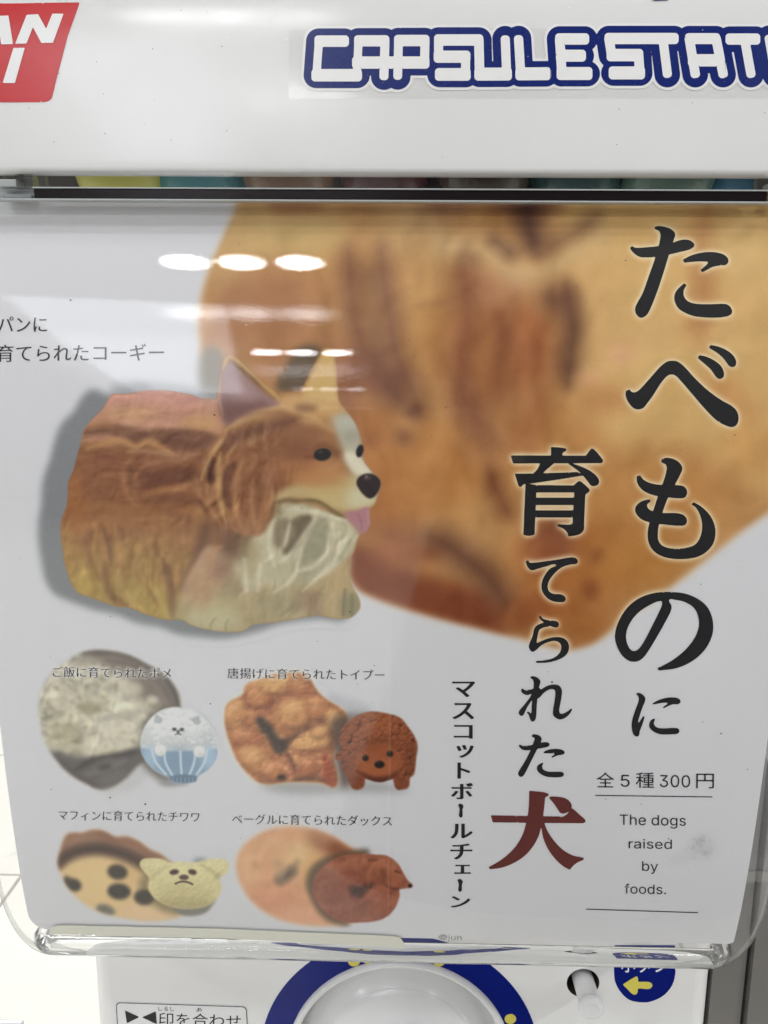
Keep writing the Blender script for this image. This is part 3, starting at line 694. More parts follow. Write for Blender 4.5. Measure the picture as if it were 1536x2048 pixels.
# ---- the corgi-shaped loaf figure -----------------------------------------------------------------
SHADOW = [(224,790),(183,779),(162,797),(148,822),(122,849),(108,885),(100,918),(86,959),(82,1013),(77,1041),(77,1082),(83,1123),(91,1160),(108,1187),(142,1203),(191,1220),(230,1228),(279,1247),(320,1254),(355,1268),(402,1274),(450,1277),(520,1262),(560,1248),(640,1238),(690,1240),(700,1200),(400,1000),(300,776),(260,772)]
P(SHADOW, (122, 124, 126), 6, .97, NZ_FINE, 2)
P([(224,770),(300,764),(400,775),(440,780),(440,810),(230,810)], (150, 152, 154), 7, .7)
DOG = [(224,789,c),(257,788),(287,782),(322,781),(350,784),(383,791),(402,797),(434,799,c),(436,784),(439,755),(444,727),(452,714),(462,710),(483,722),(502,741),(522,762),(541,776),(561,784),(582,784),(603,779),(610,766),(620,745),(634,719),(645,702),(654,696),(666,706),(672,735),(674,770),(678,802),(694,823),(707,841),(718,862),(725,883),(728,898),(725,913),(731,927),(741,940),(750,949),(760,958),(762,970),(758,985),(754,996),(749,1009),(739,1017,c),(739,1030),(741,1046),(737,1060),(728,1067),(719,1069,c),(714,1083),(709,1101),(702,1116),(698,1137),(699,1158),(707,1179),(715,1192),(720,1210),(715,1223),(699,1235),(679,1236),(650,1233),(634,1230),(556,1243),(504,1248,c),(500,1252),(486,1261),(460,1263),(440,1262),(415,1258),(383,1249),(364,1238),(333,1238),(292,1227),(257,1213),(235,1212),(213,1205),(183,1194),(156,1183),(142,1161),(132,1131),(126,1096),(122,1060),(124,1041),(134,1013),(137,986),(138,964),(147,942),(154,915),(161,888),(168,863),(178,847),(202,822),(213,806)]
DM = full_mask(DOG, .8); CLIP = DM
put(np.ones((AH, AW), np.float32), (0, AW, 0, AH), (140, 98, 62))
# loaf body, back to belly
P([(200,770),(440,770),(450,870),(300,872),(160,872)], (184, 138, 116), 8); E(268, 826, 55, 20, (188, 146, 112), 9, .9); E(400, 850, 40, 22, (184, 144, 98), 10, .8)
E(300, 795, 120, 12, (188, 132, 118), 7, .7); E(370, 810, 30, 12, (176, 124, 110), 7, .6); E(200, 850, 40, 16, (160, 116, 82), 8, .8)
P([(150,905),(260,900),(430,905),(430,1050),(110,1050)], (126, 82, 54), 12); P([(100,1030),(450,1030),(450,1140),(100,1140)], (146, 102, 64), 16)
P([(100,1120),(400,1110),(400,1260),(100,1260)], (152, 118, 66), 18); P([(110,1165),(380,1190),(380,1260),(100,1260)], (160, 134, 72), 14)
E(150, 1000, 22, 70, (150, 98, 56), 10, .8); E(135, 1110, 14, 60, (168, 134, 74), 9, .7); E(165, 1165, 26, 24, (166, 138, 70), 10, .8)
K([(172,866),(225,860),(280,868),(330,866),(390,870),(430,878)], 17, (112, 76, 56), 5, .9, False)
P([(308,866),(425,869),(424,896),(350,902),(325,890)], (112, 76, 58), 5, .9); P([(222,862),(300,866),(290,890),(262,886),(228,876)], (108, 72, 54), 5, .85)
K([(176,898),(212,884),(242,880),(270,893),(296,884),(318,893),(345,907)], 13, (180, 136, 94), 4, .9)
K([(255,905),(300,903),(350,912),(400,908)], 11, (178, 140, 112), 4, .6)  # reflected highlight streak painted into the print
E(218, 926, 44, 14, (118, 72, 52), 7, .8); E(190, 950, 30, 40, (132, 88, 58), 9, .6)
K([(268,912),(248,938),(250,975),(266,1005),(285,1012)], 11, (158, 110, 76), 4, .75); K([(300,925),(276,944),(268,975),(274,1000)], 8, (150, 104, 72), 3, .7); K([(258,930),(262,960),(275,985)], 10, (112, 74, 52), 4, .6)
K([(295,930),(340,922),(392,918)], 12, (146, 106, 78), 5, .7)
P([(282,948),(330,940),(394,934),(390,962),(330,972),(284,976)], (104, 64, 44), 6, .92); K([(288,992),(340,980),(388,968)], 13, (164, 118, 78), 5, .85)
K([(292,1002),(340,998),(384,1004)], 16, (112, 72, 48), 6, .8); E(396, 1022, 17, 11, (166, 122, 80), 5, .8); K([(335,1015),(350,1030),(380,1040)], 12, (126, 84, 56), 6, .7)
for q, w, cl, a in (([(205,1050),(216,1085),(222,1130)],12,(112,76,46),.7),([(212,1120),(214,1165),(228,1196),(254,1212)],15,(124,86,46),.75),([(328,1120),(342,1170),(346,1235)],17,(114,78,46),.8),
                    ([(286,1150),(300,1180),(316,1210)],9,(130,94,50),.7),([(170,1080),(182,1120),(200,1160)],11,(128,90,50),.55),([(310,1070),(314,1110)],8,(120,82,50),.6),([(246,1060),(250,1090)],7,(122,84,52),.55),
                    ([(262,1100),(258,1135)],7,(128,90,52),.5),([(286,1066),(290,1096),(300,1120)],7,(126,88,52),.5),
                    ([(228,1048),(236,1100),(240,1140)],9,(168,126,80),.65),([(185,1045),(200,1080),(214,1120)],12,(164,120,76),.6),([(236,1142),(244,1180),(288,1222)],14,(176,144,86),.8),([(300,1166),(322,1200),(332,1232)],12,(174,146,84),.7),
                    ([(270,1120),(282,1150),(296,1170)],11,(166,128,76),.55),([(160,1120),(176,1160),(190,1188)],10,(172,140,78),.6),([(352,1090),(356,1130),(350,1170)],12,(166,124,76),.6),([(320,1080),(334,1120)],9,(164,122,74),.5)):
    K(q, w, cl, 3.2, a)
HSTR = rnoise(60, 15, 51, 4, 18) * 6 + rnoise(30, 8, 52, -8, 12) * 1.5; VSTR = rnoise(15, 70, 53, 6, 20) * 6.5 + rnoise(8, 34, 54, -8, 12) * 1.6; LUMP = rnoise(26, 24, 55) * 10 + rnoise(13, 12, 56, 70) * 3
BODY = full_mask([(110,780),(430,790),(400,900),(385,970),(410,1040),(400,1110),(362,1190),(370,1250),(100,1270)], 8) * DM
tex(BODY, NZ_HOR * np.clip((1040 - (np.arange(AH) + AY)) / 60, 0, 1)[:, None], 9, (1, .85, .7)); tex(BODY, NZ_VERT * np.clip(((np.arange(AH) + AY) - 1020) / 60, 0, 1)[:, None], 11, (1, .9, .65)); tex(BODY, NZ_FINE, 3.0)
UPW = np.clip((1050 - (np.arange(AH) + AY)) / 70, 0, 1)[:, None]
emboss(BODY * UPW, HSTR + LUMP, 9.5); emboss(BODY * (1 - UPW), VSTR * .8 + LUMP, 10, (1, .95, .7))
# near foreleg and the dark gap beside it
K([(418,1036),(406,1084),(390,1130),(364,1180)], 26, (104, 70, 48), 7, .9)
LEG = [(396,1115),(416,1092),(450,1098),(486,1120),(506,1150),(510,1200),(506,1250),(470,1268),(415,1262),(372,1246),(361,1216),(362,1182),(376,1152)]
P(LEG, (172, 140, 110), 4); P([(360,1200),(510,1190),(510,1275),(360,1275)], (164, 152, 114), 12, .9); E(430, 1238, 52, 24, (182, 174, 138), 8, .85); E(400, 1175, 26, 40, (172, 138, 104), 9, .8); E(470, 1160, 26, 40, (140, 128, 96), 9, .7); E(440, 1135, 26, 24, (146, 112, 88), 8, .8)
emboss(full_mask(LEG, 6) * DM, LUMP * .7, 10, (1, .97, .85)); K([(420,1262),(424,1244),(432,1236)], 3, (128,122,94), 2, .6); K([(452,1266),(452,1248),(458,1238)], 3, (128,122,94), 2, .6)
K([(506,1150),(510,1200),(504,1246)], 8, (128, 120, 92), 3, .7)
# chest and belly
P([(500,1060),(560,1000),(640,1010),(716,1050),(712,1100),(690,1130),(640,1180),(560,1210),(506,1200),(470,1120)], (174, 168, 140), 7)
P([(506,1180),(640,1150),(700,1130),(722,1240),(506,1252)], (158, 144, 108), 8); E(560, 1210, 50, 28, (146, 138, 108), 9, .8); E(625, 1205, 30, 30, (138, 118, 92), 9, .8); E(640, 1160, 30, 24, (164, 146, 108), 8, .8)
P([(655,1190),(690,1120),(702,1150),(712,1188),(722,1212),(702,1240),(655,1238)], (168, 148, 108), 4); E(700, 1212, 20, 26, (132, 126, 98), 5, .85); K([(690,1180),(686,1230)], 5, (112, 104, 80), 2, .7); K([(704,1190),(704,1232)], 4, (106, 102, 78), 2, .6); K([(668,1190),(666,1230)], 7, (176, 158, 118), 3, .8)
E(470, 1085, 34, 34, (100, 72, 50), 9, .9); E(440, 1060, 20, 30, (126, 86, 58), 8, .7); E(515, 1050, 16, 16, (112, 90, 60), 6, .8); E(500, 1115, 18, 40, (146, 134, 98), 7, .7)
K([(425,1140),(418,1115),(432,1098),(445,1092)], 8, (172, 128, 90), 3, .7)
P([(650,1035),(658,1069),(644,1106),(621,1128),(600,1131),(606,1101),(619,1069),(634,1041)], (138, 136, 112), 4, .95)
P([(582,1041),(600,1031),(625,1033),(610,1072),(584,1104),(566,1108),(572,1085),(580,1062)], (102, 92, 70), 3, .97); P([(553,1043),(578,1041),(570,1077),(558,1096),(546,1080)], (118, 106, 84), 4, .95)
E(590, 1130, 14, 20, (150, 146, 118), 6, .7); E(560, 1150, 30, 30, (170, 166, 136), 8, .7); E(615, 1150, 20, 12, (142, 138, 114), 5, .7); K([(596,1172),(640,1140),(664,1110)], 16, (150, 148, 124), 5, .7)
for q, w in (([(580,1046),(576,1066),(569,1092)],6),([(630,1036),(606,1072),(578,1110),(560,1124)],7),([(659,1068),(652,1106),(626,1134),(596,1143),(584,1160),(546,1186)],7),([(679,1066),(677,1106),(648,1142),(606,1182)],7),
             ([(696,1060),(683,1108),(660,1138),(630,1160)],6),([(602,1098),(594,1137)],6),([(715,1072),(694,1095)],5),([(664,1045),(668,1070)],5),([(545,1040),(538,1090),(548,1130)],8),([(548,1024),(580,1018),(620,1022),(655,1030),(690,1042)],9),([(520,1130),(516,1180)],6),([(490,1120),(494,1180)],6)):
    K(q, w, (204, 202, 182), 3.0, .55)
K([(702,1080),(690,1100),(674,1124)], 7, (132, 132, 108), 3, .7)
CH = full_mask([(500,1020),(700,1030),(715,1090),(640,1230),(510,1245),(470,1120)], 9) * DM
tex(CH, NZ_VERT, 5, (1, 1, .85)); tex(CH, NZ_FINE, 3); emboss(CH, VSTR + LUMP * .7, 11, (1, 1, .9)); tex(CH, 1.0, 7, (1, .55, .35))
# head with its combed ruff
HEADP = [(556,800),(610,776),(674,790),(700,824),(722,860),(730,900),(745,945),(762,965),(752,1005),(735,1018),(690,1030),(655,1022),(620,1008),(560,1004),(548,1030),(520,1070),(490,1070),(455,1055),(430,1035),(410,1010),(386,985),(385,966),(396,940),(410,912),(432,882),(455,848),(500,818)]
P(HEADP, (148, 104, 70), 3)
E(640, 815, 60, 24, (198, 160, 106), 10, .95); E(590, 800, 40, 14, (196, 158, 108), 7, .9); E(500, 835, 60, 14, (170, 132, 92), 8, .8); E(560, 900, 70, 50, (128, 86, 58), 16, .85); E(520, 960, 60, 50, (138, 92, 62), 16, .8); E(640, 945, 60, 24, (180, 132, 86), 10, .9); E(600, 940, 40, 30, (160, 108, 70), 12, .8)
K([(450,862),(480,838),(520,822),(562,812),(600,822),(640,842)], 15, (194, 156, 112), 4, .9); K([(444,902),(462,880),(492,868),(540,856),(598,838)], 24, (112, 76, 58), 7, .9); K([(530,880),(580,868),(640,862)], 22, (136, 94, 64), 9, .7); E(612, 816, 24, 8, (128, 92, 66), 5, .85); K([(600,840),(640,846),(668,862)], 12, (184, 144, 98), 5, .7); K([(500,884),(520,878)], 10, (160, 122, 86), 5, .7)
K([(486,832),(520,826),(548,826)], 9, (150, 116, 84), 4, .6)
for q, w, cl, a in (([(424,915),(420,940),(423,968)],18,(92,56,40),.95),([(408,930),(398,955),(398,985)],12,(116,76,52),.8),([(470,925),(456,950),(452,985),(460,1015)],20,(104,66,46),.85),([(500,940),(488,985),(492,1030)],18,(124,80,54),.8),([(524,950),(516,1000),(512,1040)],14,(128,86,58),.7),([(430,1000),(440,1030),(455,1050)],16,(128,84,56),.7),([(398,1000),(412,1020)],10,(112,72,50),.7),
                    ([(452,868),(430,900),(412,930),(404,958)],8,(178,140,96),.85),([(440,905),(438,950),(440,1000),(452,1045)],11,(176,138,92),.85),([(470,985),(472,1020),(482,1055)],10,(172,126,86),.8),([(506,960),(502,1010),(508,1050)],9,(166,122,84),.7),([(484,925),(472,955),(474,985)],7,(166,124,86),.7),([(412,1004),(424,1024),(440,1046)],8,(164,120,82),.6),([(536,960),(530,1010)],8,(160,118,82),.6),([(395,962),(400,988),(420,1008)],6,(160,116,78),.7)):
    K(q, w, cl, 3, a)
RUFF = full_mask([(440,850),(560,860),(590,960),(540,1060),(440,1060),(385,975)], 10) * DM
tex(RUFF, NZ_VERT, 8, (1, .85, .7)); tex(RUFF, NZ_FINE, 3); emboss(RUFF, VSTR * 1.2 + LUMP * .6, 14)
FACE = full_mask(HEADP, 8) * DM; emboss(FACE, LUMP * .45, 9); tex(FACE, NZ_FINE, 1.6)
# muzzle
P([(548,1006),(562,984),(605,968),(650,966),(690,952),(744,948),(764,968),(752,1004),(736,1018),(700,1026),(664,1018),(630,1002),(590,996)], (186, 168, 124), 6); E(720, 995, 34, 20, (198, 190, 160), 7, .9); E(660, 990, 40, 16, (186, 164, 112), 8, .8); E(640, 962, 60, 14, (176, 128, 80), 8, .8); E(600, 985, 30, 10, (178, 152, 108), 6, .7)
P([(664,836),(694,826),(712,852),(724,884),(724,908),(734,930),(748,946),(722,956),(702,940),(688,910),(680,884),(668,856)], (176, 172, 152), 6); E(704, 848, 18, 16, (178, 178, 166), 7, .8); E(700, 872, 16, 14, (146, 142, 126), 7, .75); P([(690,905),(716,910),(734,932),(744,946),(716,950),(700,935)], (212, 204, 180), 4, .95)
E(600, 905, 34, 16, (124, 80, 54), 8, .7); K([(628,898),(645,890),(664,898),(672,910)], 9, (122, 78, 50), 4, .9); E(672, 906, 10, 9, (120, 84, 56), 4, .8); K([(612,914),(628,914)], 7, (118, 74, 50), 3, .8)
E(645, 909, 17.5, 12.5, (34, 31, 30), 1.0, 1, -8); E(641, 904, 5, 2.4, (78, 74, 72), 1.2, .7)
E(720, 902, 7.5, 13, (34, 30, 30), 1.0, 1, 14)
P([(713,966),(718,954),(734,947),(750,950),(761,961),(761,974),(753,988),(741,997),(729,991),(719,979)], (46, 34, 34), 1.0); E(735, 956, 9, 4, (92, 76, 76), 2, .8, -10); E(733, 953, 2.2, 2, (180, 170, 165), .8, .8); E(744, 985, 9, 7, (34, 24, 25), 3, .7)
K([(598,1000),(632,1002),(652,1012),(668,1024),(690,1034)], 7, (112, 94, 60), 2.4, .9); K([(550,1006),(575,1000),(600,1004)], 9, (112, 92, 62), 3, .8); E(556, 1022, 12, 12, (120, 104, 72), 5, .7)
P([(690,1027),(712,1021),(739,1016),(742,1046),(737,1061),(726,1068),(714,1060),(704,1048)], (166, 120, 124), 1.5); K([(716,1026),(722,1044),(724,1060)], 4, (146, 100, 106), 2, .7); K([(735,1022),(738,1048)], 5, (178, 134, 138), 2, .7)
# ears
P([(445,736),(456,722),(474,736),(508,768),(545,797),(558,809),(512,818),(474,838),(453,848),(444,824),(440,776)], (146, 116, 112), 3); P([(440,800),(470,800),(540,806),(510,820),(474,838),(453,848)], (112, 78, 72), 6, .85); E(490, 780, 30, 14, (160, 132, 128), 8, .7, 35)
K([(446,738),(454,716),(466,714),(500,744),(540,780),(560,800)], 10, (182, 148, 98), 2.6, .95); K([(470,728),(500,752),(520,772)], 5, (112, 88, 62), 2.4, .8); K([(442,745),(438,790),(446,830)], 4, (170, 140, 118), 2, .6)
P([(610,770),(622,745),(636,718),(650,694),(668,702),(676,740),(680,800),(640,800),(606,790)], (198, 166, 108), 4, .95); K([(672,715),(675,760),(676,796)], 7, (168, 128, 84), 4, .6)
CLIP = None

# ---- bowl of rice and the round white dog in a rice bowl ---------------------------------------------
RICE = [(78,1420),(83,1381),(104,1347),(138,1319),(177,1303),(216,1302),(258,1311),(294,1329),(331,1352),(354,1381),(361,1412),(355,1450),(330,1490),(300,1512),(276,1532),(242,1563),(206,1578),(172,1566),(138,1545),(107,1511),(86,1472)]
P([(190,1570),(240,1560),(290,1520),(300,1545),(260,1580),(215,1585)], (186, 186, 186), 6, .8)
RM = full_mask(RICE, 3.2); CLIP = RM
put(np.ones((AH, AW), np.float32), (0, AW, 0, AH), (188, 182, 162))
mott = np.clip(NZ_MID * 1.6, -1, 1)
tex(RM, rnoise(30, 22, 63, 15, 16) * .6 + rnoise(13, 10, 64, 50, 10) * .5, 30, (1, .97, .82))
r2 = np.random.default_rng(21)
emboss(RM, rnoise(34, 26, 61, 20, 16) * 17 + rnoise(14, 11, 62, 70) * 7, 18, (1, .97, .86))
for _ in range(170):
    x, y = r2.uniform(80, 310), r2.uniform(1330, 1510); a = r2.uniform(-40, 60); w = r2.uniform(5, 11)
    E(x, y, w, w * .42, (204, 198, 178) if r2.random() < .6 else (128, 119, 92), 1.9, r2.uniform(.25, .6), a)
E(225, 1450, 55, 40, (206, 200, 182), 16, .55); E(160, 1400, 50, 24, (190, 184, 164), 12, .4); E(130, 1470, 36, 24, (138, 128, 98), 12, .5); E(180, 1415, 24, 10, (128, 118, 88), 6, .6)
P([(150,1296),(230,1296),(300,1322),(350,1362),(366,1420),(340,1450),(322,1410),(300,1396),(280,1372),(240,1350),(200,1326)], (128, 117, 108), 6, .97); E(290, 1378, 30, 20, (120, 108, 96), 8, .8)
K([(170,1304),(230,1303),(290,1326),(336,1360),(360,1415)], 14, (84, 78, 74), 5, .9, False); K([(215,1320),(270,1332),(320,1366),(344,1410)], 6, (98, 88, 82), 4, .7)
E(305, 1400, 12, 9, (196, 190, 172), 3, .9); E(262, 1378, 24, 14, (196, 190, 172), 5, .8); E(170, 1322, 24, 14, (150, 144, 132), 7, .8)
K([(96,1490),(160,1496),(215,1505),(270,1500)], 11, (186, 178, 156), 4, .8, False)
P([(90,1506),(150,1512),(210,1514),(290,1496),(310,1530),(240,1580),(160,1580)], (92, 86, 84), 5, .97); K([(150,1540),(190,1518),(250,1508),(284,1500)], 9, (58, 52, 50), 4, .85); K([(170,1550),(215,1535),(250,1520)], 9, (116, 110, 108), 5, .8); E(210, 1534, 14, 5, (62, 57, 55), 3, .8, -12); K([(118,1520),(150,1550),(200,1576)], 10, (74, 68, 64), 5, .7); E(225, 1556, 34, 10, (110, 105, 103), 6, .8, -20)
CLIP = None
P([(282,1470),(300,1425),(330,1412),(345,1420),(300,1500),(330,1545),(350,1562),(332,1566),(300,1545),(276,1510)], (92, 86, 78), 6, .85)
E(348, 1566, 30, 5, (140, 140, 142), 3, .9)
POM = [(281,1490),(287,1459),(302,1436),(323,1420),(349,1414),(375,1418),(401,1433),(422,1457),(432,1480),(435,1499),(432,1517),(418,1537),(396,1552,c),(391,1563,c),(368,1566),(344,1563,c),(338,1554,c),(310,1540),(290,1518)]
PM = full_mask(POM, .8); CLIP = PM
put(np.ones((AH, AW), np.float32), (0, AW, 0, AH), (206, 209, 209))
E(350, 1445, 60, 30, (220, 222, 220), 10, .8); E(360, 1488, 60, 14, (184, 188, 188), 8, .8); E(420, 1480, 20, 26, (178, 182, 182), 8, .7); E(292, 1475, 12, 24, (190, 193, 193), 6, .7)
for _ in range(120):
    x, y = r2.uniform(284, 432), r2.uniform(1416, 1492); w = r2.uniform(3, 6); lt = r2.random() < .5
    E(x, y, w, w * .6, (224, 226, 226) if lt else (186, 190, 191), 1.3, r2.uniform(.3, .6), r2.uniform(-30, 30))
emboss(PM, bumps(276, 1408, 440, 1506, 9, 8, 71) * 3 + vnoise(5, 5, 72) * 1.2, 11, (1, 1, 1))
P([(308,1444,1),(311,1427,1),(327,1437,1),(322,1446)], (168, 172, 174), 1.1, .95); P([(381,1438,1),(399,1429,1),(402,1446,1),(392,1449)], (168, 172, 174), 1.1, .95)
BOWL = [(278,1493,c),(300,1499),(356,1502),(437,1498,c),(440,1530),(400,1570),(340,1570),(280,1530)]
P(BOWL, (132, 155, 176), .9); E(300, 1515, 16, 24, (160, 182, 200), 6, .8); E(420, 1515, 16, 26, (166, 188, 206), 6, .8); E(360, 1525, 34, 30, (118, 142, 163), 8, .6)
for q in ([(304,1500),(312,1524),(332,1548)],[(328,1502),(332,1526),(346,1552)],[(361,1503),(362,1528),(364,1553)],[(392,1502),(388,1526),(378,1552)],[(415,1500),(408,1526),(394,1548)]): K(q, 4.5, (196, 208, 216), 1.3, .9, False)
P([(338,1553),(392,1552),(392,1570),(338,1570)], (96, 116, 134), 1.2, .9)
for x in (346, 354, 362, 370, 378, 386): K([(x, 1555), (x, 1564)], 2, (140, 160, 176), .8, .8, False)
E(321, 1500, 11.5, 11, (222, 222, 219), 1.2); E(399, 1503, 11.5, 11, (222, 222, 219), 1.2); E(324, 1506, 8, 4, (188, 188, 186), 2, .7); E(401, 1509, 8, 4, (188, 188, 186), 2, .7)
E(349, 1458, 4.2, 3, (30, 30, 30), .6); E(364, 1458.5, 4, 3, (30, 30, 30), .6); E(356.5, 1462.5, 3.2, 2.4, (34, 34, 34), .6); K([(356.5,1463),(356.5,1467)], 1.5, (40, 40, 40), .6, 1, False); K([(351,1469),(356,1466.5),(362,1469)], 1.7, (40, 40, 40), .6, 1, False)
CLIP = None

# ---- fried chicken and the toy poodle ---------------------------------------------------------------
P([(655,1390),(690,1396),(740,1412),(745,1432),(700,1440),(670,1430)], (176, 177, 182), 6, .8); E(712, 1436, 26, 10, (112, 110, 106), 6, .8)
P([(520,1562),(600,1560),(700,1560),(800,1572),(818,1582),(700,1584),(600,1588),(540,1580)], (150, 150, 150), 7, .8)
KARA = [(451,1428),(456,1408),(486,1389),(492,1370),(522,1359),(555,1348),(604,1346),(618,1356),(631,1378),(653,1400),(681,1417),(694,1433),(682,1480),(668,1510),(675,1556),(670,1574),(648,1567),(615,1564),(571,1564),(527,1567),(500,1551),(476,1521),(462,1490),(452,1458)]
KM = full_mask(KARA, 2.2); put(full_mask(KARA, 5), (0, AW, 0, AH), (226, 200, 150), .6); CLIP = KM
put(np.ones((AH, AW), np.float32), (0, AW, 0, AH), (178, 122, 80))
tex(KM, np.clip(NZ_MID * 1.5, -1, 1), 16, (1, .85, .7))
E(475, 1425, 22, 30, (208, 164, 104), 7, .8); E(540, 1365, 50, 14, (198, 150, 102), 7, .8); E(520, 1405, 36, 18, (146, 86, 64), 8, .85); E(585, 1390, 40, 12, (150, 88, 66), 7, .7, -15); E(590, 1375, 18, 6, (104, 66, 52), 4, .7, 20)
E(590, 1425, 40, 28, (194, 142, 100), 9, .85); E(630, 1425, 20, 30, (160, 102, 72), 8, .7); E(495, 1475, 34, 18, (212, 166, 88), 7, .9); E(520, 1510, 50, 24, (178, 116, 80), 9, .8); E(510, 1440, 24, 14, (176, 112, 80), 7, .7)
E(620, 1485, 40, 18, (204, 152, 104), 8, .85); E(610, 1530, 44, 24, (186, 130, 96), 8, .85); K([(590,1500),(640,1498),(660,1494)], 12, (142, 82, 58), 5, .8); E(668, 1440, 16, 36, (150, 88, 48), 7, .8); E(656, 1480, 10, 26, (172, 104, 60), 5, .8)
for k, (x, y, a, b, t) in enumerate(((470,1425,24,34,20),(520,1392,34,22,-10),(556,1368,40,18,-5),(602,1376,30,24,20),(590,1424,40,30,-20),(636,1416,26,26,30),(668,1442,18,28,-20),(492,1474,36,22,10),(510,1516,36,26,30),(548,1540,30,20,20),(622,1484,42,17,-8),(610,1528,42,24,5),(654,1536,15,34,-8),(500,1434,22,16,10),(640,1462,20,12,-20))):
    E(x + 4, y + 5, a, b, (104, 62, 44), 4.5, .62, t); E(x, y, a * .94, b * .92, ((200, 146, 96), (182, 120, 78), (208, 160, 104), (172, 108, 74))[k % 4], 4, .85, t); E(x - a * .22, y - b * .32, a * .55, b * .42, (226, 182, 132), 5.5, .55, t)
P([(513,1434),(532,1440),(547,1456),(556,1474),(572,1478),(576,1492),(562,1506),(544,1494),(533,1472),(518,1456)], (52, 45, 42), 4.2, .92); K([(566,1484),(584,1476),(602,1462),(624,1452)], 10, (84, 60, 50), 4, .75); E(560, 1500, 10, 10, (58, 48, 43), 4, .8); E(640, 1440, 14, 7, (96, 62, 48), 4, .6, -20); K([(570,1500),(582,1520),(590,1540)], 7, (96, 62, 48), 3, .8)
K([(530,1545),(552,1528),(575,1540),(580,1558)], 9, (208, 150, 116), 3, .9); E(563, 1555, 9, 6, (58, 42, 36), 2.4, .95); P([(648,1505),(662,1520),(676,1560),(668,1576),(650,1568),(644,1540)], (150, 74, 46), 3.5, .95); K([(585,1562),(620,1556),(650,1562)], 8, (88, 60, 50), 4, .8); E(530, 1562, 26, 6, (130, 84, 60), 4, .8)
for _ in range(130):
    x, y = r2.uniform(455, 680), r2.uniform(1350, 1565); w = r2.uniform(2, 6); lt = r2.random() < .5
    E(x, y, w, w * .7, (216, 168, 120) if lt else (140, 84, 60), 1.8, r2.uniform(.2, .45), r2.uniform(-60, 60))
CRAG = rnoise(22, 20, 81) * 8 + bumps(440, 1336, 704, 1586, 17, 14, 82) * 6 + rnoise(7, 7, 83) * 2.2
emboss(KM, CRAG, 15, (1, .82, .64))
CLIP = None
P([(664,1440),(700,1436),(700,1560),(690,1575),(680,1560),(668,1500)], (72, 54, 44), 6, .85)
POOD = [(678,1480),(683,1458),(700,1441),(716,1430),(743,1423),(779,1428),(801,1436),(815,1452),(828,1471),(835,1490),(832,1518),(828,1548),(820,1556),(817,1574),(805,1579),(792,1577),(786,1557,c),(760,1564),(730,1557,c),(728,1572),(718,1579),(706,1577),(697,1564),(692,1551),(683,1537),(682,1523),(671,1518),(672,1507),(681,1499)]
OM = full_mask(POOD, .9); CLIP = OM
put(np.ones((AH, AW), np.float32), (0, AW, 0, AH), (126, 72, 47))
CURL = bumps(664, 1416, 842, 1584, 11.5, 9.5, 91)
emboss(OM, CURL * 7 + vnoise(5, 5, 92) * 1.4, 24, (1, .72, .5)); tex(OM, CURL - .75, 46, (1, .68, .45))
E(755, 1450, 50, 20, (176, 112, 68), 12, .35); E(822, 1520, 12, 40, (96, 54, 36), 8, .5); E(690, 1540, 12, 26, (104, 58, 38), 7, .5)
E(757, 1521, 46, 34, (148, 86, 55), 4, .95, noise=NZ_MID, amp=8); E(757, 1535, 36, 18, (158, 92, 59), 7, .8); K([(716,1505),(740,1486),(775,1482),(800,1496)], 9, (116, 66, 42), 4, .7); E(745, 1498, 24, 7, (138, 78, 48), 4, .7)
K([(718,1545),(745,1558),(775,1556),(798,1544)], 9, (92, 48, 32), 3, .9); E(760, 1562, 26, 6, (84, 44, 30), 3, .9); E(712, 1565, 16, 14, (122, 68, 46), 4, .8); E(804, 1566, 14, 14, (118, 66, 45), 4, .8)
E(731, 1516, 6.3, 6, (30, 27, 27), .7); E(780, 1507.5, 6.3, 6, (30, 27, 27), .7); E(759, 1529, 10.2, 7.4, (28, 25, 25), .8); E(755, 1525, 4, 1.8, (84, 78, 76), 1, .8); E(729.5,1513.5,1.7,1.4,(130,120,115),.6,.8); E(778.5,1505,1.7,1.4,(130,120,115),.6,.8)
CLIP = None

# ---- muffin and chihuahua -----------------------------------------------------------------------------
MUFF = [(117,1727),(122,1699),(133,1671),(148,1666),(164,1667),(181,1661),(202,1661),(217,1667),(230,1674),(255,1674),(278,1684),(301,1700),(321,1709),(340,1724),(380,1760),(390,1810),(364,1831),(334,1839),(293,1842),(252,1837),(217,1830),(186,1818),(153,1795),(128,1762)]
CLIP = full_mask(MUFF, 2.8)
put(np.ones((AH, AW), np.float32), (0, AW, 0, AH), (212, 182, 136)); E(200, 1760, 60, 40, (218, 188, 138), 12, .8); E(300, 1825, 60, 16, (216, 186, 150), 8, .8); E(270, 1740, 40, 30, (206, 174, 124), 10, .7)
P([(110,1650),(240,1650),(345,1710),(350,1760),(330,1770),(300,1742),(270,1722),(230,1708),(190,1703),(150,1708),(112,1735)], (140, 103, 82), 4); E(160, 1680, 34, 14, (150, 116, 94), 8, .8); E(255, 1692, 30, 12, (146, 106, 86), 7, .8)
K([(112,1728),(130,1714),(160,1702),(195,1698),(232,1704),(268,1718),(300,1738),(320,1760)], 24, (70, 54, 46), 6, .92, False); K([(200,1664),(225,1680),(232,1690)], 8, (122, 88, 70), 5, .7)
K([(292,1750),(290,1780),(310,1800),(350,1826)], 20, (128, 116, 84), 6, .85)
for x, y, a, b, r_, cl in ((235,1744,20,15,10,(62,57,51)),(146,1770,17,13,15,(62,57,51)),(133,1760,7,8,30,(74,66,58)),(238,1783,23,16,5,(58,54,49)),(288,1795,20,15,5,(62,57,50)),(211,1821,20,11,16,(114,112,102))): E(x, y, a, b, cl, 3.0, .97, r_); E(x - 3, y - 3, a * .4, b * .35, (84, 78, 70), 4, .5, r_)
CLIP = None
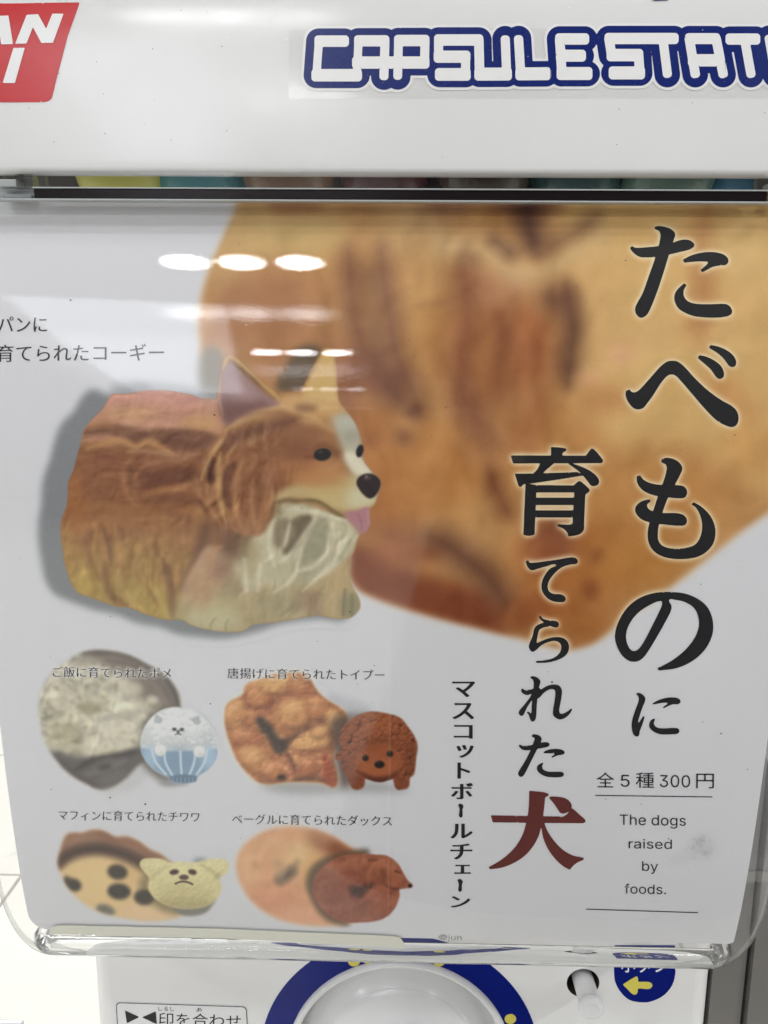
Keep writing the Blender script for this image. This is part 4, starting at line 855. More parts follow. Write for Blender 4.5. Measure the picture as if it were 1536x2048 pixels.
P([(330,1790),(430,1796),(424,1812),(410,1826),(380,1832),(350,1824)], (122, 120, 112), 2.2, .95); E(400, 1722, 14, 6, (122, 126, 134), 3.5, .9)
CHI = [(279,1728),(286,1718),(306,1716),(326,1718),(341,1725),(359,1723),(392,1725),(403,1721),(428,1717),(450,1719),(458,1728),(454,1745),(440,1756),(443,1775),(436,1795),(415,1811),(374,1818),(339,1812),(311,1798),(297,1778),(298,1756),(287,1743)]
CLIP = full_mask(CHI, .9); CM = CLIP
put(np.ones((AH, AW), np.float32), (0, AW, 0, AH), (206, 195, 148)); E(365, 1740, 50, 16, (220, 210, 166), 8, .8); E(370, 1808, 66, 16, (164, 152, 108), 8, .9); E(370, 1785, 60, 18, (190, 178, 132), 8, .7); E(310, 1728, 18, 9, (216, 206, 162), 5, .8); E(428, 1728, 20, 9, (216, 206, 162), 5, .8); K([(302,1758),(316,1744),(338,1732)], 5, (182, 170, 122), 2.5, .7); K([(436,1756),(424,1742),(402,1730)], 5, (176, 164, 118), 2.5, .7); E(437, 1752, 8, 6, (170, 158, 112), 3, .7)
tex(CM, NZ_FINE, 5); tex(CM, NZ_MID, 3); emboss(CM, vnoise(7, 6, 98) * 2.2, 10, (1, .97, .8))
E(348.5, 1744, 9.5, 5.2, (72, 53, 44), .9, 1, -10); E(385, 1744, 8.6, 5.4, (72, 53, 44), .9, 1, 12); E(368, 1754.5, 9.6, 5.2, (78, 56, 46), .9); E(368,1753,4,1.5,(110,84,70),1,.7); K([(351,1767),(360,1763.5),(369,1763),(378,1765),(385,1768.5)], 3.4, (72, 52, 42), .8, 1, False)
CLIP = None

# ---- bagel and dachshund ---------------------------------------------------------------------------------
BAG = [(474,1737),(478,1707),(503,1679),(538,1660),(582,1653),(626,1659),(659,1671),(692,1690),(720,1710),(740,1760),(720,1830),(686,1847),(631,1850),(582,1843),(538,1827),(506,1802),(484,1770)]
put(full_mask(BAG, 5), (0, AW, 0, AH), (224, 196, 160), .6); CLIP = full_mask(BAG, 3.6); BM = CLIP
put(np.ones((AH, AW), np.float32), (0, AW, 0, AH), (206, 155, 118)); E(530, 1690, 50, 24, (206, 160, 122), 12, .8); E(500, 1740, 24, 40, (214, 172, 130), 10, .7); E(610, 1715, 44, 32, (216, 184, 134), 14, .9); E(600, 1780, 40, 30, (206, 158, 118), 12, .6); E(545, 1800, 70, 28, (202, 142, 112), 12, .8); E(620, 1830, 70, 18, (212, 160, 130), 9, .8)
E(655, 1690, 40, 18, (138, 84, 58), 12, .9, 25); E(690, 1706, 34, 16, (124, 74, 50), 9, .8, 30); E(640, 1665, 30, 12, (176, 128, 92), 9, .8, 15); E(630, 1735, 20, 30, (200, 150, 98), 10, .7)
K([(555,1762),(572,1752),(588,1738)], 17, (84, 74, 66), 6, .95); K([(586,1740),(594,1724)], 9, (140, 120, 92), 5, .7); K([(555,1722),(562,1740),(558,1758)], 12, (172, 146, 112), 7, .7); E(509, 1728, 8, 4, (172, 120, 92), 4, .8, 60)
tex(BM, NZ_MID, 4, (1, .9, .8)); emboss(BM, rnoise(32, 28, 97) * 8, 7)
CLIP = None
P([(618,1790),(612,1765),(622,1735),(648,1715),(700,1702),(740,1704),(700,1720),(650,1750),(638,1790),(665,1826),(700,1846),(668,1846),(640,1828)], (98, 80, 62), 4, .92)
DAX = [(626,1775),(631,1753),(648,1731),(672,1715),(713,1707),(752,1709),(776,1712),(795,1726),(805,1742),(815,1759),(825,1769),(824,1774),(812,1776),(798,1778,c),(799,1791),(787,1819),(763,1838),(724,1844),(681,1841),(648,1821),(630,1797)]
CLIP = full_mask(DAX, .9); XM = CLIP
put(np.ones((AH, AW), np.float32), (0, AW, 0, AH), (142, 86, 66)); E(690, 1730, 50, 16, (168, 112, 84), 9, .8, -12); E(655, 1770, 24, 34, (136, 88, 72), 10, .8); E(700, 1815, 60, 24, (140, 92, 78), 12, .8); E(770, 1800, 30, 30, (146, 86, 62), 9, .8); E(765, 1730, 30, 18, (164, 104, 76), 7, .85); E(790, 1755, 18, 14, (160, 98, 70), 5, .8); E(715, 1745, 40, 16, (132, 78, 60), 9, .7); K([(655,1800),(700,1796),(740,1800)], 14, (120, 74, 60), 7, .6)
K([(700,1776),(716,1782),(730,1776),(745,1768)], 15, (66, 45, 44), 5, .92); E(716, 1784, 14, 7, (62, 44, 44), 4, .8); K([(735,1788),(755,1776),(790,1772)], 8, (166, 104, 74), 4, .8); K([(736,1770),(740,1740),(750,1726),(770,1720)], 6, (176, 116, 84), 3, .7); K([(764,1738),(770,1756),(764,1770)], 10, (118, 70, 50), 4, .8); K([(770,1770),(785,1776),(798,1778)], 5, (90, 52, 40), 2.5, .9)
K([(738,1720),(752,1719)], 5, (110, 66, 52), 2, .8); K([(720,1806),(735,1796),(760,1800)], 6, (160, 104, 84), 3, .6); K([(790,1742),(800,1745)], 3, (84, 50, 38), 1.2, .9); E(640, 1800, 10, 24, (158, 106, 88), 6, .5); E(740,1752,8,12,(152,92,66),4,.8)
tex(XM, NZ_MID, 6, (1, .85, .7)); tex(XM, NZ_FINE, 3); emboss(XM, rnoise(22, 17, 95) * 7 + rnoise(10, 8, 96, 70) * 2, 13, (1, .8, .66))
E(820.5, 1771, 4.6, 4, (26, 24, 24), .8)
CLIP = None

# halo of the two upper captions
for cp in CAPTIONS[2:4]:
    F, x0, y0, k = text_field(cp, 1); F = np.pad(F, 8); x0, y0 = int(x0) - 8, int(y0) - 8; h, w = F.shape
    F = np.clip(blur(F, 1.6) * 2.8, 0, 1); put(F, (x0 - AX, x0 - AX + w, y0 - AY, y0 - AY + h), (216, 214, 212), .9)
# finger smudge on the card, faint specks
E(1404, 1694, 26, 20, (176, 176, 178), 10, .55); E(1365, 1716, 34, 8, (184, 184, 186), 8, .5, -10); E(1400, 1680, 9, 4, (158, 158, 160), 3, .6, -40); E(1412, 1706, 8, 5, (160, 160, 162), 3, .5)
r3 = np.random.default_rng(5)
for _ in range(26): E(1404 + r3.normal(0, 16), 1696 + r3.normal(0, 13), 1.3, 1.2, (130, 130, 132), .7, .6)
IMG -= 11 * np.clip(1 - IMG / 190, 0, 1)      # darks deepened to offset the cover's reflected haze
IMG += (vnoise(2.2, 2.2, 31) * 2.2)[..., None]
INK = ink(np.clip(IMG, 0, 255))
def sample(x, y):
    fx = np.clip(x - AX - .5, 0, AW - 1.001); fy = np.clip(y - AY - .5, 0, AH - 1.001); ix, iy = fx.astype(int), fy.astype(int); a, b = (fx - ix)[:, None], (fy - iy)[:, None]
    return (INK[iy, ix] * (1 - a) + INK[iy, ix + 1] * a) * (1 - b) + (INK[iy + 1, ix] * (1 - a) + INK[iy + 1, ix + 1] * a) * b
# ================================================================== setting
FZ = -1.0
floor = empty('floor', (0, 0, FZ)); tag(floor, kind='structure')
def quad_slab(bm, x0, x1, y0, y1, z0, z1): return box(bm, x0, x1, y0, y1, z0, z1)
bm = bmesh.new(); box(bm, -14, 14, -14, 14, FZ - .06, FZ - .006)
link_me = bm_obj('screed', bm, M['joint'], floor)
TS, GAP = 0.45, 0.006
def tile_bm(x0, x1, y0, y1):
    b = bmesh.new(); return box(b, x0, x1, y0, y1, FZ - .012, FZ, .0015)
tile_me = None
ox, oy = -0.23, 0.62
tiles_done = set()
for i in range(-7, 4):
    for j in range(-2, 6):
        x0, y0 = ox + i * TS, oy + j * TS
        if tile_me is None:
            b = tile_bm(GAP / 2 - TS / 2, TS / 2 - GAP / 2, GAP / 2 - TS / 2, TS / 2 - GAP / 2)
            bmesh.ops.translate(b, verts=b.verts[:], vec=(0, 0, -FZ))
            bmesh.ops.recalc_face_normals(b, faces=b.faces[:])
            tile_me = bpy.data.meshes.new('tile'); b.to_mesh(tile_me); b.free(); tile_me.materials.append(M['tile'])
        o = bpy.data.objects.new('tile', tile_me); COL.objects.link(o)
        o.parent = floor; o.location = (x0 + TS / 2, y0 + TS / 2, 0)
# the rest of the floor beyond the near tiles
bx0, bx1, by0, by1 = ox - 7 * TS, ox + 4 * TS, oy - 2 * TS, oy + 6 * TS
bm = bmesh.new()
for a in ((-14, bx0, -14, 14), (bx1, 14, -14, 14), (bx0, bx1, -14, by0), (bx0, bx1, by1, 14)): box(bm, *a, FZ - .012, FZ)
bm_obj('floor_field', bm, M['tile'], floor)

# grey panel beside the machine (right) and the post to the left
root = empty('side_panel', (0.17, 0.05, -0.6)); tag(root, 'flat grey metal panel with a dark upright seam beside the machine', 'panel')
def prism(bm, pts, y0, y1):
    f = [bm.verts.new((x, y0, z)) for x, z in pts]; b = [bm.verts.new((x, y1, z)) for x, z in pts]
    bm.faces.new(f); bm.faces.new(b[::-1])
    for i in range(len(pts)): j = (i + 1) % len(pts); bm.faces.new((f[i], b[i], b[j], f[j]))
    return bm
bm = bmesh.new(); prism(bm, [(.1445, -1), (.1585, -1), (.1585, -.212), (.1445, -.196)], .036, .30); bm_obj('inner_board', bm, M['grey'], root)
bm = bmesh.new(); prism(bm, [(.1585, -1), (.1605, -1), (.1605, -.214), (.1585, -.212)], .040, .30); bm_obj('seam', bm, M['seam'], root)
bm = bmesh.new(); prism(bm, [(.1605, -1), (.36, -1), (.36, -.36), (.1605, -.215)], .034, .30); bm_obj('outer_board', bm, M['grey'], root)
root = empty('frame_post', (-.2, 0.12, FZ)); tag(root, 'pale grey square post at the lower left behind the machine', 'post')
bm = bmesh.new(); box(bm, -.285, -.228, .10, .14, FZ + .01, -.352, .003); bm_obj('shaft', bm, M['postgrey'], root)
bm = bmesh.new(); box(bm, -.298, -.215, .087, .153, FZ, FZ + .01, .002); bm_obj('foot', bm, M['postgrey'], root)
bm = bmesh.new(); box(bm, -.286, -.192, .093, .0965, -.404, -.4005, .001); bm_obj('cross_rod', bm, M['vinyl'], root)

# ================================================================== capsules added to stand in for coloured reflections in the slot
def capsule(x, y, z, r, rgb, label):
    root = empty('reflection_capsule', (x, y, z - r)); tag(root, label, 'capsule', 'capsules standing in for slot reflections')
    for nm, sg, col in (('lower_shell', -1, rgb), ('upper_shell', 1, tuple(min(.9, q * 1.15 + .02) for q in rgb))):
        b = bmesh.new(); seg, rg = 28, 8; rings = []
        for k in range(rg + 1):
            t = k / rg * math.pi / 2; rr = (r if sg < 0 else r * .985) * math.cos(t); zz = r * math.sin(t) * sg + (0.0003 * sg)
            rings.append([b.verts.new((x + rr * math.cos(2 * math.pi * i / seg), y + rr * math.sin(2 * math.pi * i / seg), z + zz)) for i in range(seg)] if rr > 1e-6 * 2 and k < rg else [b.verts.new((x, y, z + zz))])
        for a, d in zip(rings, rings[1:]):
            for i in range(seg):
                j = (i + 1) % seg
                if len(d) == 1: b.faces.new((a[i], a[j], d[0]))
                else: b.faces.new((a[i], a[j], d[j], d[i]))
        bm_obj(nm, b, plastic('capsule_' + nm, col, .25), root, True)
CAPS = [(-.0915, (.62, .60, .12), 'yellow capsule standing in for a reflection in the slot, leftmost'), (-.066, (.06, .26, .30), 'teal capsule standing in for a reflection in the slot, beside the yellow one'),
        (-.034, (.22, .13, .07), 'brown capsule standing in for a reflection in the slot, right of the teal one'), (-.001, (.10, .04, .04), 'dark red-brown capsule standing in for a reflection in the middle of the slot'),
        (.033, (.07, .05, .04), 'very dark brown capsule standing in for a reflection in the slot'), (.066, (.03, .08, .08), 'dark green capsule standing in for a reflection in the slot, right half'),
        (.096, (.12, .20, .16), 'grey-green capsule standing in for a reflection in the slot near its right end'), (.125, (.05, .17, .27), 'blue capsule standing in for a reflection in the slot, rightmost')]
for i, (x, col, lb) in enumerate(CAPS): capsule(x, .020 + (.005 if i % 2 else 0), .0150, .0165, col, lb)

# ================================================================== the capsule-toy machine
MC = empty('capsule_machine', (0.008, 0.1, FZ))
tag(MC, 'white capsule toy vending machine with clear curved front cover and dial', 'vending machine')
# ---- white head with rounded lower lip
XL, XR = -.17, .17
prof = [(y, z) for y, z in zip(HEAD[1][::4], HEAD[2][::4])][::-1]
yb, zb = HEAD[1][0], HEAD[2][0]
lip = [(yb + .0022 * (1 - math.cos(t)), zb - .0022 * math.sin(t)) for t in np.linspace(0.15, math.pi / 2, 7)]
prof = [(.16, prof[0][1] + .004)] + prof + lip + [(-.0004, lip[-1][1]), (-.0004, .036), (.16, .036)]
bm = bmesh.new(); prism_l = [bm.verts.new((XL, y, z)) for y, z in prof]; prism_r = [bm.verts.new((XR, y, z)) for y, z in prof]
for i in range(len(prof) - 1): bm.faces.new((prism_l[i], prism_r[i], prism_r[i + 1], prism_l[i + 1]))
bm.faces.new(prism_l); bm.faces.new(prism_r[::-1])
bm_obj('head_panel', bm, M['white'], MC, True, 40)
# ---- red badge sticker
def rb(*p): return smooth_loop([(q[0] / 7.68, q[1] / 7.68) + ((1,) if len(q) > 2 else ()) for q in p])
badge = poly_shape([rb((1225,40,1),(1170,200,1),(1040,560,1),(960,870,1),(890,1130,1),(812,1450),(790,1515),(740,1555),(690,1567),(600,1570,1),(-320,1575,1),(-320,60,1))], on_head, .0001, 'badge_sticker', M['red'], MC)
for nm, loops in (('badge_letter', [rb((-60,250,1),(135,242,1),(205,680,1),(22,686,1),(-30,330,1))]),
                  ('badge_letter', [rb((415,232,1),(590,222,1),(714,448,1),(808,216,1),(982,214,1),(818,662,1),(640,664,1),(510,420,1),(412,672,1),(238,676,1))]),
                  ('badge_letter', [rb((212,740,1),(386,736,1),(234,1278,1),(46,1278,1))]),
                  ('badge_letter', [rb((-60,1200,1),(-10,1200,1),(8,1284,1),(-60,1284,1))])):
    poly_shape(loops, on_head, .00022, nm, M['vinyl'], badge, 1.0, .4)
# ---- blue title sticker: strokes of the letters (x, y, x, y, width)
LET = [(638,82.9,633,151,16.5),(638,82.9,689,82.9,23),(633,151,714,151,25),(717,82.6,714,151,16.5),(717,82.3,770,82.3,22.5),(770,82.3,767.8,154.5,18),(714,125.7,849,125.7,24.6),(797,81.7,795.4,154,17.5),(797,81.7,850,81.7,22.8),(850,81.7,849,125.7,18),
 (877,80.6,957.5,80.6,22.8),(877,80.6,877,114,18),(877,114,931,114,24.4),(931,114,931,149.4,18),(880,149.4,931,149.4,25.4),(957.5,80.6,959,148.7,19),(959,148.9,1013,148.7,26),(1010.2,78,1013.1,148.7,18.2),(1036.8,77.6,1041,148.3,18.4),(1041,148.3,1091,148,26),
 (1119,79,1123.4,147.8,19),(1119,78.6,1169,78.6,22.8),(1121,112,1162,112,24),(1123.4,147.6,1174,147.6,26),
 (1217.5,77.7,1348,77.7,22.5),(1217.5,77.7,1222.7,110.8,19),(1222.7,110.8,1276,110.8,24.8),(1276.7,110.8,1279,146.4,19),(1227.5,146.4,1279,146.4,26),(1325.2,77.7,1334.2,149.6,18.2),
 (1378,77.9,1431,77.9,22),(1378,77.9,1390,149.6,19),(1431.5,77.9,1445.7,149.6,19),(1385,121.2,1438,121.2,24.6),(1459,78.8,1511,78.8,22.5),(1488.5,78.8,1501.3,149.6,18.4),(1538,77,1550.4,150,19)]
GX0, GY0, GW, GH = 570, 30, 1020, 180
Yg, Xg = np.mgrid[0:GH * 2, 0:GW * 2].astype(np.float32) / 2; Xg += GX0; Yg += GY0
dW = np.full(Xg.shape, 1e9, np.float32); dB = dW.copy()
for a, b_, c_, d_, w_ in LET:
    q = np.array([[a, b_], [c_, d_]], float); D = seg_dist(q, Xg, Yg)
    # flattened corners: letters end squarer than round pens
    ex, ey = c_ - a, d_ - b_; L_ = math.hypot(ex, ey); ux, uy = ex / L_, ey / L_
    al = (Xg - a) * ux + (Yg - b_) * uy; ac = np.abs(-(Xg - a) * uy + (Yg - b_) * ux)
    rc = 7.5; qx = np.maximum(np.maximum(-al, al - L_), 0) if False else np.abs(al - L_ / 2) - L_ / 2
    dx = np.maximum(qx - (w_ / 2 - 2.5) + rc, 0); dy = np.maximum(ac - w_ / 2 + rc, 0)
    sd = np.hypot(dx, dy) + np.minimum(np.maximum(qx - (w_ / 2 - 2.5) + rc, ac - w_ / 2 + rc), 0) - rc
    dW = np.minimum(dW, sd); dB = np.minimum(dB, D)
dB = np.minimum(dB, seg_dist(np.array([[655., 108.], [695., 125.]]), Xg, Yg))
film = poly_shape([np.array([(578, 60), (1592, 52), (1592, 197), (578, 198)], float)], on_head, .00008, 'sticker_film', M['film'], MC, 3)
sb = fill_mesh(-(dB - 31)[::4, ::4], GX0, GY0, 2, on_head, .00014, 'sticker_border', M['vinyl'], film, 0)
fill_mesh(-(dB - 25.6)[::3, ::3], GX0, GY0, 1.5, on_head, .00020, 'sticker_ground', M['blue'], film, 0)
def letters(name, sel):
    m = np.zeros_like(dW, bool); m[:, int((sel[0] - GX0) * 2):int((sel[1] - GX0) * 2)] = True
    F = np.where(m, -dW, -5)[::3, ::3]; fill_mesh(F, GX0, GY0, 1.5, on_head, .00026, name, M['vinyl'], film, 0)
for a, b_ in ((615, 861), (861, 1025), (1025, 1100), (1100, 1190), (1190, 1366), (1366, 1450), (1450, 1522), (1522, 1580)): letters('title_letter', (a, b_))
poly_shape([np.array([(1304, -25), (1336, -25), (1336, 1.6), (1304, 2.4)], float)], on_head, .0002, 'upper_lettering', M['blue'], MC)

# ---- slot and hinge rail under the lip
bm = bmesh.new(); box(bm, -.16, .165, .046, .049, -.03, .0355); bm_obj('slot_back', bm, M['cavity'], MC)
bm = bmesh.new(); box(bm, -.1115, .1192, -.0076, -.0035, -.0009, .0022, .0003); bm_obj('hinge_rail', bm, M['smoke'], MC)
bm = bmesh.new(); box(bm, -.1115, .1192, -.0045, -.0036, .0026, .0080, .0002); bm_obj('slot_window', bm, M['clear'], MC)
bm = bmesh.new(); box(bm, -.1118, .1195, -.0080, -.0028, .0022, .0026, .0001); bm_obj('rail_rib', bm, M['postgrey'], MC)
bm = bmesh.new(); box(bm, -.150, .150, -.0082, -.0040, -.0014, -.0009, .0001); bm_obj('rail_rib', bm, M['postgrey'], MC)
def hinge(x0, x1):
    h = bmesh.new(); box(h, x0, x1, -.0070, -.001, -.0010, .0022, .0004); hb = bm_obj('hinge_block', h, M['clear_edge'], MC)
    h = bmesh.new(); w = x1 - x0
    box(h, x0 + w * .1, x0 + w * .55, -.004, .002, .0032, .0056, .0003); bm_obj('hinge_pin', h, M['postgrey'], hb)
    h = bmesh.new(); box(h, x0 + w * .6, x0 + w * .98, -.0064, -.001, .0026, .0068, .0004); bm_obj('hinge_cheek', h, M['clear_edge'], hb)
    h = bmesh.new(); box(h, x0 + w * .25, x0 + w * .9, -.005, .000, -.0004, .0008, .0002); bm_obj('hinge_foot', h, M['postgrey'], hb)
    h = bmesh.new(); box(h, x0, x1, .003, .006, -.001, .0100, .0004); bm_obj('hinge_back', h, M['grey'], hb)
hinge(-.1262, -.1120); hinge(.1198, .1340)

# ---- clear curved front cover (a thick shell with turned-back sides)
def cover_shell(off, w0, r, yback):
    S_, Yc, Zc, Nc = COVER; rows = []
    idx = list(range(0, 480, 8)) + list(range(480, len(S_), 2))
    for i in idx:
        n = Nc[i]; y = Yc[i] + off * math.cos(n); z = Zc[i] - off * math.sin(n)
        t = max(0.0, (S_[i] - .238) / .058); w = w0 - off - .020 * min(1.0, t) ** 2.6
        pts = []
        arc = [(w - r + r * math.sin(a), r * (1 - math.cos(a))) for a in np.linspace(0, math.pi / 2, 7)]
        yb_ = max(y + r + .0005, yback)
        side = [(w, yb_ - y)]
        right = arc + side
        for x, d in reversed(right): pts.append((-x, y + d, z))
        for k in range(1, 24): pts.append((-(w - r) + 2 * (w - r) * k / 24, y, z))
        for x, d in right: pts.append((x, y + d, z))
        rows.append(pts)
    return rows
def skin(rows):
    b = bmesh.new(); V = [[b.verts.new(p) for p in r] for r in rows]
    for a, d in zip(V, V[1:]):
        for i in range(len(a) - 1): b.faces.new((a[i], a[i + 1], d[i + 1], d[i]))
    return b
outer = cover_shell(0.0, .1425, .007, .024)
bm = skin(outer); bm_obj('cover_front', bm, M['clear'], MC, True)
cover = MC.children[-1]
# thick clear rims: along both sides and the lower edge
def rim(path, r, name, mat):
    b = bmesh.new(); seg = 8; rings = []
    P_ = np.array(path, float)
    for i in range(len(P_)):
        t = P_[min(i + 1, len(P_) - 1)] - P_[max(i - 1, 0)]; t /= np.linalg.norm(t) + 1e-12
        a = np.cross(t, (0.3, 1, .2)); a /= np.linalg.norm(a); q = np.cross(t, a)
        rings.append([b.verts.new(P_[i] + r * (math.cos(2 * math.pi * k / seg) * a + math.sin(2 * math.pi * k / seg) * q)) for k in range(seg)])
    for u_, v_ in zip(rings, rings[1:]):
        for k in range(seg): b.faces.new((u_[k], u_[(k + 1) % seg], v_[(k + 1) % seg], v_[k]))
    return bm_obj(name, b, mat, cover, True)
nr = len(outer)
for col_ in (3, len(outer[0]) - 4): rim([np.array(outer[i][col_]) + (0, .0012, 0) for i in range(0, nr)], .0007, 'cover_rim', M['clear_edge'])
kb = max(i for i in range(nr) if outer[i][len(outer[0]) // 2][2] > -.2760)
rim([np.array(p) + (0, .0052, .0) for p in outer[kb]], .0035, 'cover_lower_bead', M['solid_clear'])

# ---- lower body: white front with two openings, dial well and button hole
DX, DZ = .00815, -.3535
bx, bz = [float(q) for q in on_low(np.array(1166.0), np.array(1966.0))[[0, 2]]]
x0, x1, z0, z1 = -.1185, .1345, -.42, -.262
st = .0012; nx, nz = int((x1 - x0) / st) + 2, int((z1 - z0) / st) + 2
gx = np.linspace(x0, x1, nx); gz = np.linspace(z1, z0, nz); GXX, GZZ = np.meshgrid(gx, gz)
F = np.minimum(np.hypot(GXX - DX, GZZ - DZ) - .0466, np.hypot(GXX - bx, GZZ - bz) - .0070)
F = np.clip(F, -.003, .003)
def on_plate(u, v, h): return np.stack([x0 + u * (x1 - x0) / (nx - 1), .03 - h + 0 * u, z1 - v * (z1 - z0) / (nz - 1)], -1)
fill_mesh(F, 0, 0, 1, on_plate, 0.0, 'body_front', M['body'], MC, 0)
body = MC.children[-1]
for sx, xe in ((-1, x0), (1, x1)):
    b = bmesh.new(); pr_ = [(xe + sx * .008 * math.sin(t), .03 + .008 * (1 - math.cos(t))) for t in np.linspace(0, math.pi / 2, 9)] + [(xe + sx * .008, .26)]
    A = [b.verts.new((x, y, z0)) for x, y in pr_]; B = [b.verts.new((x, y, z1)) for x, y in pr_]
    for i in range(len(A) - 1): b.faces.new((A[i], A[i + 1], B[i + 1], B[i]))
    bm_obj('body_side', b, M['body'], MC, True, 50)
b = bmesh.new(); box(b, x0 - .008, x1 + .008, .0381, .26, z1 - .001, z1, 0); bm_obj('body_top', b, M['body'], MC)
b = bmesh.new(); box(b, x0 - .006, x1 + .006, .036, .26, FZ, z0, .002); bm_obj('body_base', b, M['body'], MC)
# dial
ring = lathe([(.0478, .02975), (.0612, .02975), (.0612, .02998)], DX, DZ, 128); bm_obj('dial_ring', ring, M['navy'], MC); ringo = MC.children[-1]
edge = lathe([(.0612, .02985), (.0618, .02985), (.0618, .02998)], DX, DZ, 128); bm_obj('ring_border', edge, M['vinyl'], ringo)
for px, py, rr in ((708, 1921, .0026), (735, 1917, .0022), (878, 1921, .0026), (1020.5, 2036.5, .0025)):
    q = on_low(np.array(float(px)), np.array(float(py)))
    d = lathe([(0, .02955), (rr, .02955), (rr, .0297)], float(q[0]), float(q[2]), 24); bm_obj('ring_dot', d, M['yellow'], ringo)
well = lathe([(.0492, .0299), (.0490, .0284), (.0482, .0275), (.0472, .0275), (.0464, .0282), (.0458, .0305), (.0454, .0400), (.0444, .0425), (.0428, .0425), (.0400, .0385), (.036, .0338), (.0335, .0318)], DX, DZ, 128)
bm_obj('dial_well', well, M['knob'], MC, True, 60)
knob = lathe([(.0335, .0320), (.0328, .0312), (.030, .0300), (.024, .0286), (.015, .0277), (0, .0274)], DX, DZ, 96); bm_obj('dial_knob', knob, M['knob'], MC, True)
ko = MC.children[-1]
b = bmesh.new(); box(b, DX - .006, DX + .006, .0180, .030, DZ - .027, DZ + .018, .003); bm_obj('knob_grip', b, M['knob'], ko, True, 60)
# push button in its hole
hole = lathe([(.0070, .0300), (.0070, .046), (0, .046)], bx, bz, 40); bm_obj('button_hole', hole, M['cavity'], MC, True, 50)
btn = lathe([(.0045, .045), (.0045, .0185), (.0051, .0180), (.0053, .0170), (.0051, .0155), (.0045, .0148), (.0032, .0146), (.0028, .0150), (0, .0150)], bx + .0004, bz + .0002, 40); bm_obj('push_button', btn, M['knob'], MC, True, 50)
# arrow sticker
stk = poly_shape([smooth_loop([(1229,1890,1),(1350,1890,1),(1350,1930,1),(1350,1950),(1343,1972),(1325,1992),(1300,2003),(1280,2004),(1258,1999),(1240,1982),(1230,1962),(1228,1940),(1228.5,1925,1)])], on_low, .00012, 'arrow_sticker', M['navy'], MC)
poly_shape([smooth_loop([(1245,1968,1),(1270,1953),(1275,1953),(1276,1963,1),(1296,1963),(1303,1966),(1304,1972),(1298,1977),(1276,1976,1),(1273,1987),(1266,1988),(1258,1981)])], on_low, .00024, 'sticker_arrow', M['yellow'], stk)
text_mesh([set_text('ボタン', 1242, 1906, 1336, 1944, 1)], on_low, .00024, 'sticker_lettering', M['vinyl'], stk)
# instruction label
def rrect(x0_, y0_, x1_, y1_, r, sk):
    P_ = []
    for cx, cy, a0 in ((x1_ - r, y0_ + r, -90), (x1_ - r, y1_ - r, 0), (x0_ + r, y1_ - r, 90), (x0_ + r, y0_ + r, 180)):
        for k in range(7): a = math.radians(a0 + 15 * k); P_.append((cx + r * math.cos(a), cy + r * math.sin(a)))
    P_ = np.array(P_); P_[:, 1] += (P_[:, 0] - x0_) * sk; P_[:, 0] += (P_[:, 1] - y0_) * .055
    return P_
plate = poly_shape([rrect(231, 2003, 494, 2084, 8, .033)], on_low, .0001, 'instruction_label', M['label'], MC)
poly_shape([rrect(232, 2004, 493, 2083, 8, .033), rrect(233.6, 2005.6, 491.4, 2081.4, 7, .033)], on_low, .00018, 'label_outline', M['sign_black'], plate, 1.0, .3)
poly_shape([np.array([(250, 2020), (279, 2033.5), (254, 2046)], float)], on_low, .00018, 'label_triangle', M['sign_black'], plate, 1.0, .3)
poly_shape([np.array([(284, 2034), (312, 2022), (314, 2048)], float)], on_low, .00018, 'label_triangle', M['sign_black'], plate, 1.0, .3)
text_mesh([set_text('印を合わせ', 318, 2024, 482, 2050, 4.5)], on_low, .00018, 'label_lettering', M['sign_black'], plate)
text_mesh([set_text('しるし', 317, 2012.5, 349, 2021, .5)], on_low, .00018, 'label_reading', M['sign_black'], plate)
text_mesh([set_text('あ', 393, 2014.5, 404, 2023)], on_low, .00018, 'label_reading', M['sign_black'], plate)

# ================================================================== the printed card behind the cover
PC = empty('poster_card', (0, -.02, -.26)); tag(PC, 'white printed card with a corgi loaf picture and large black title behind the clear cover', 'poster')
WC, SE = .131, .2655
nxp, nsp = 260, 300
u = np.linspace(-WC, WC, nxp); s = np.linspace(-.004, SE, nsp); UU, SS = np.meshgrid(u, s)
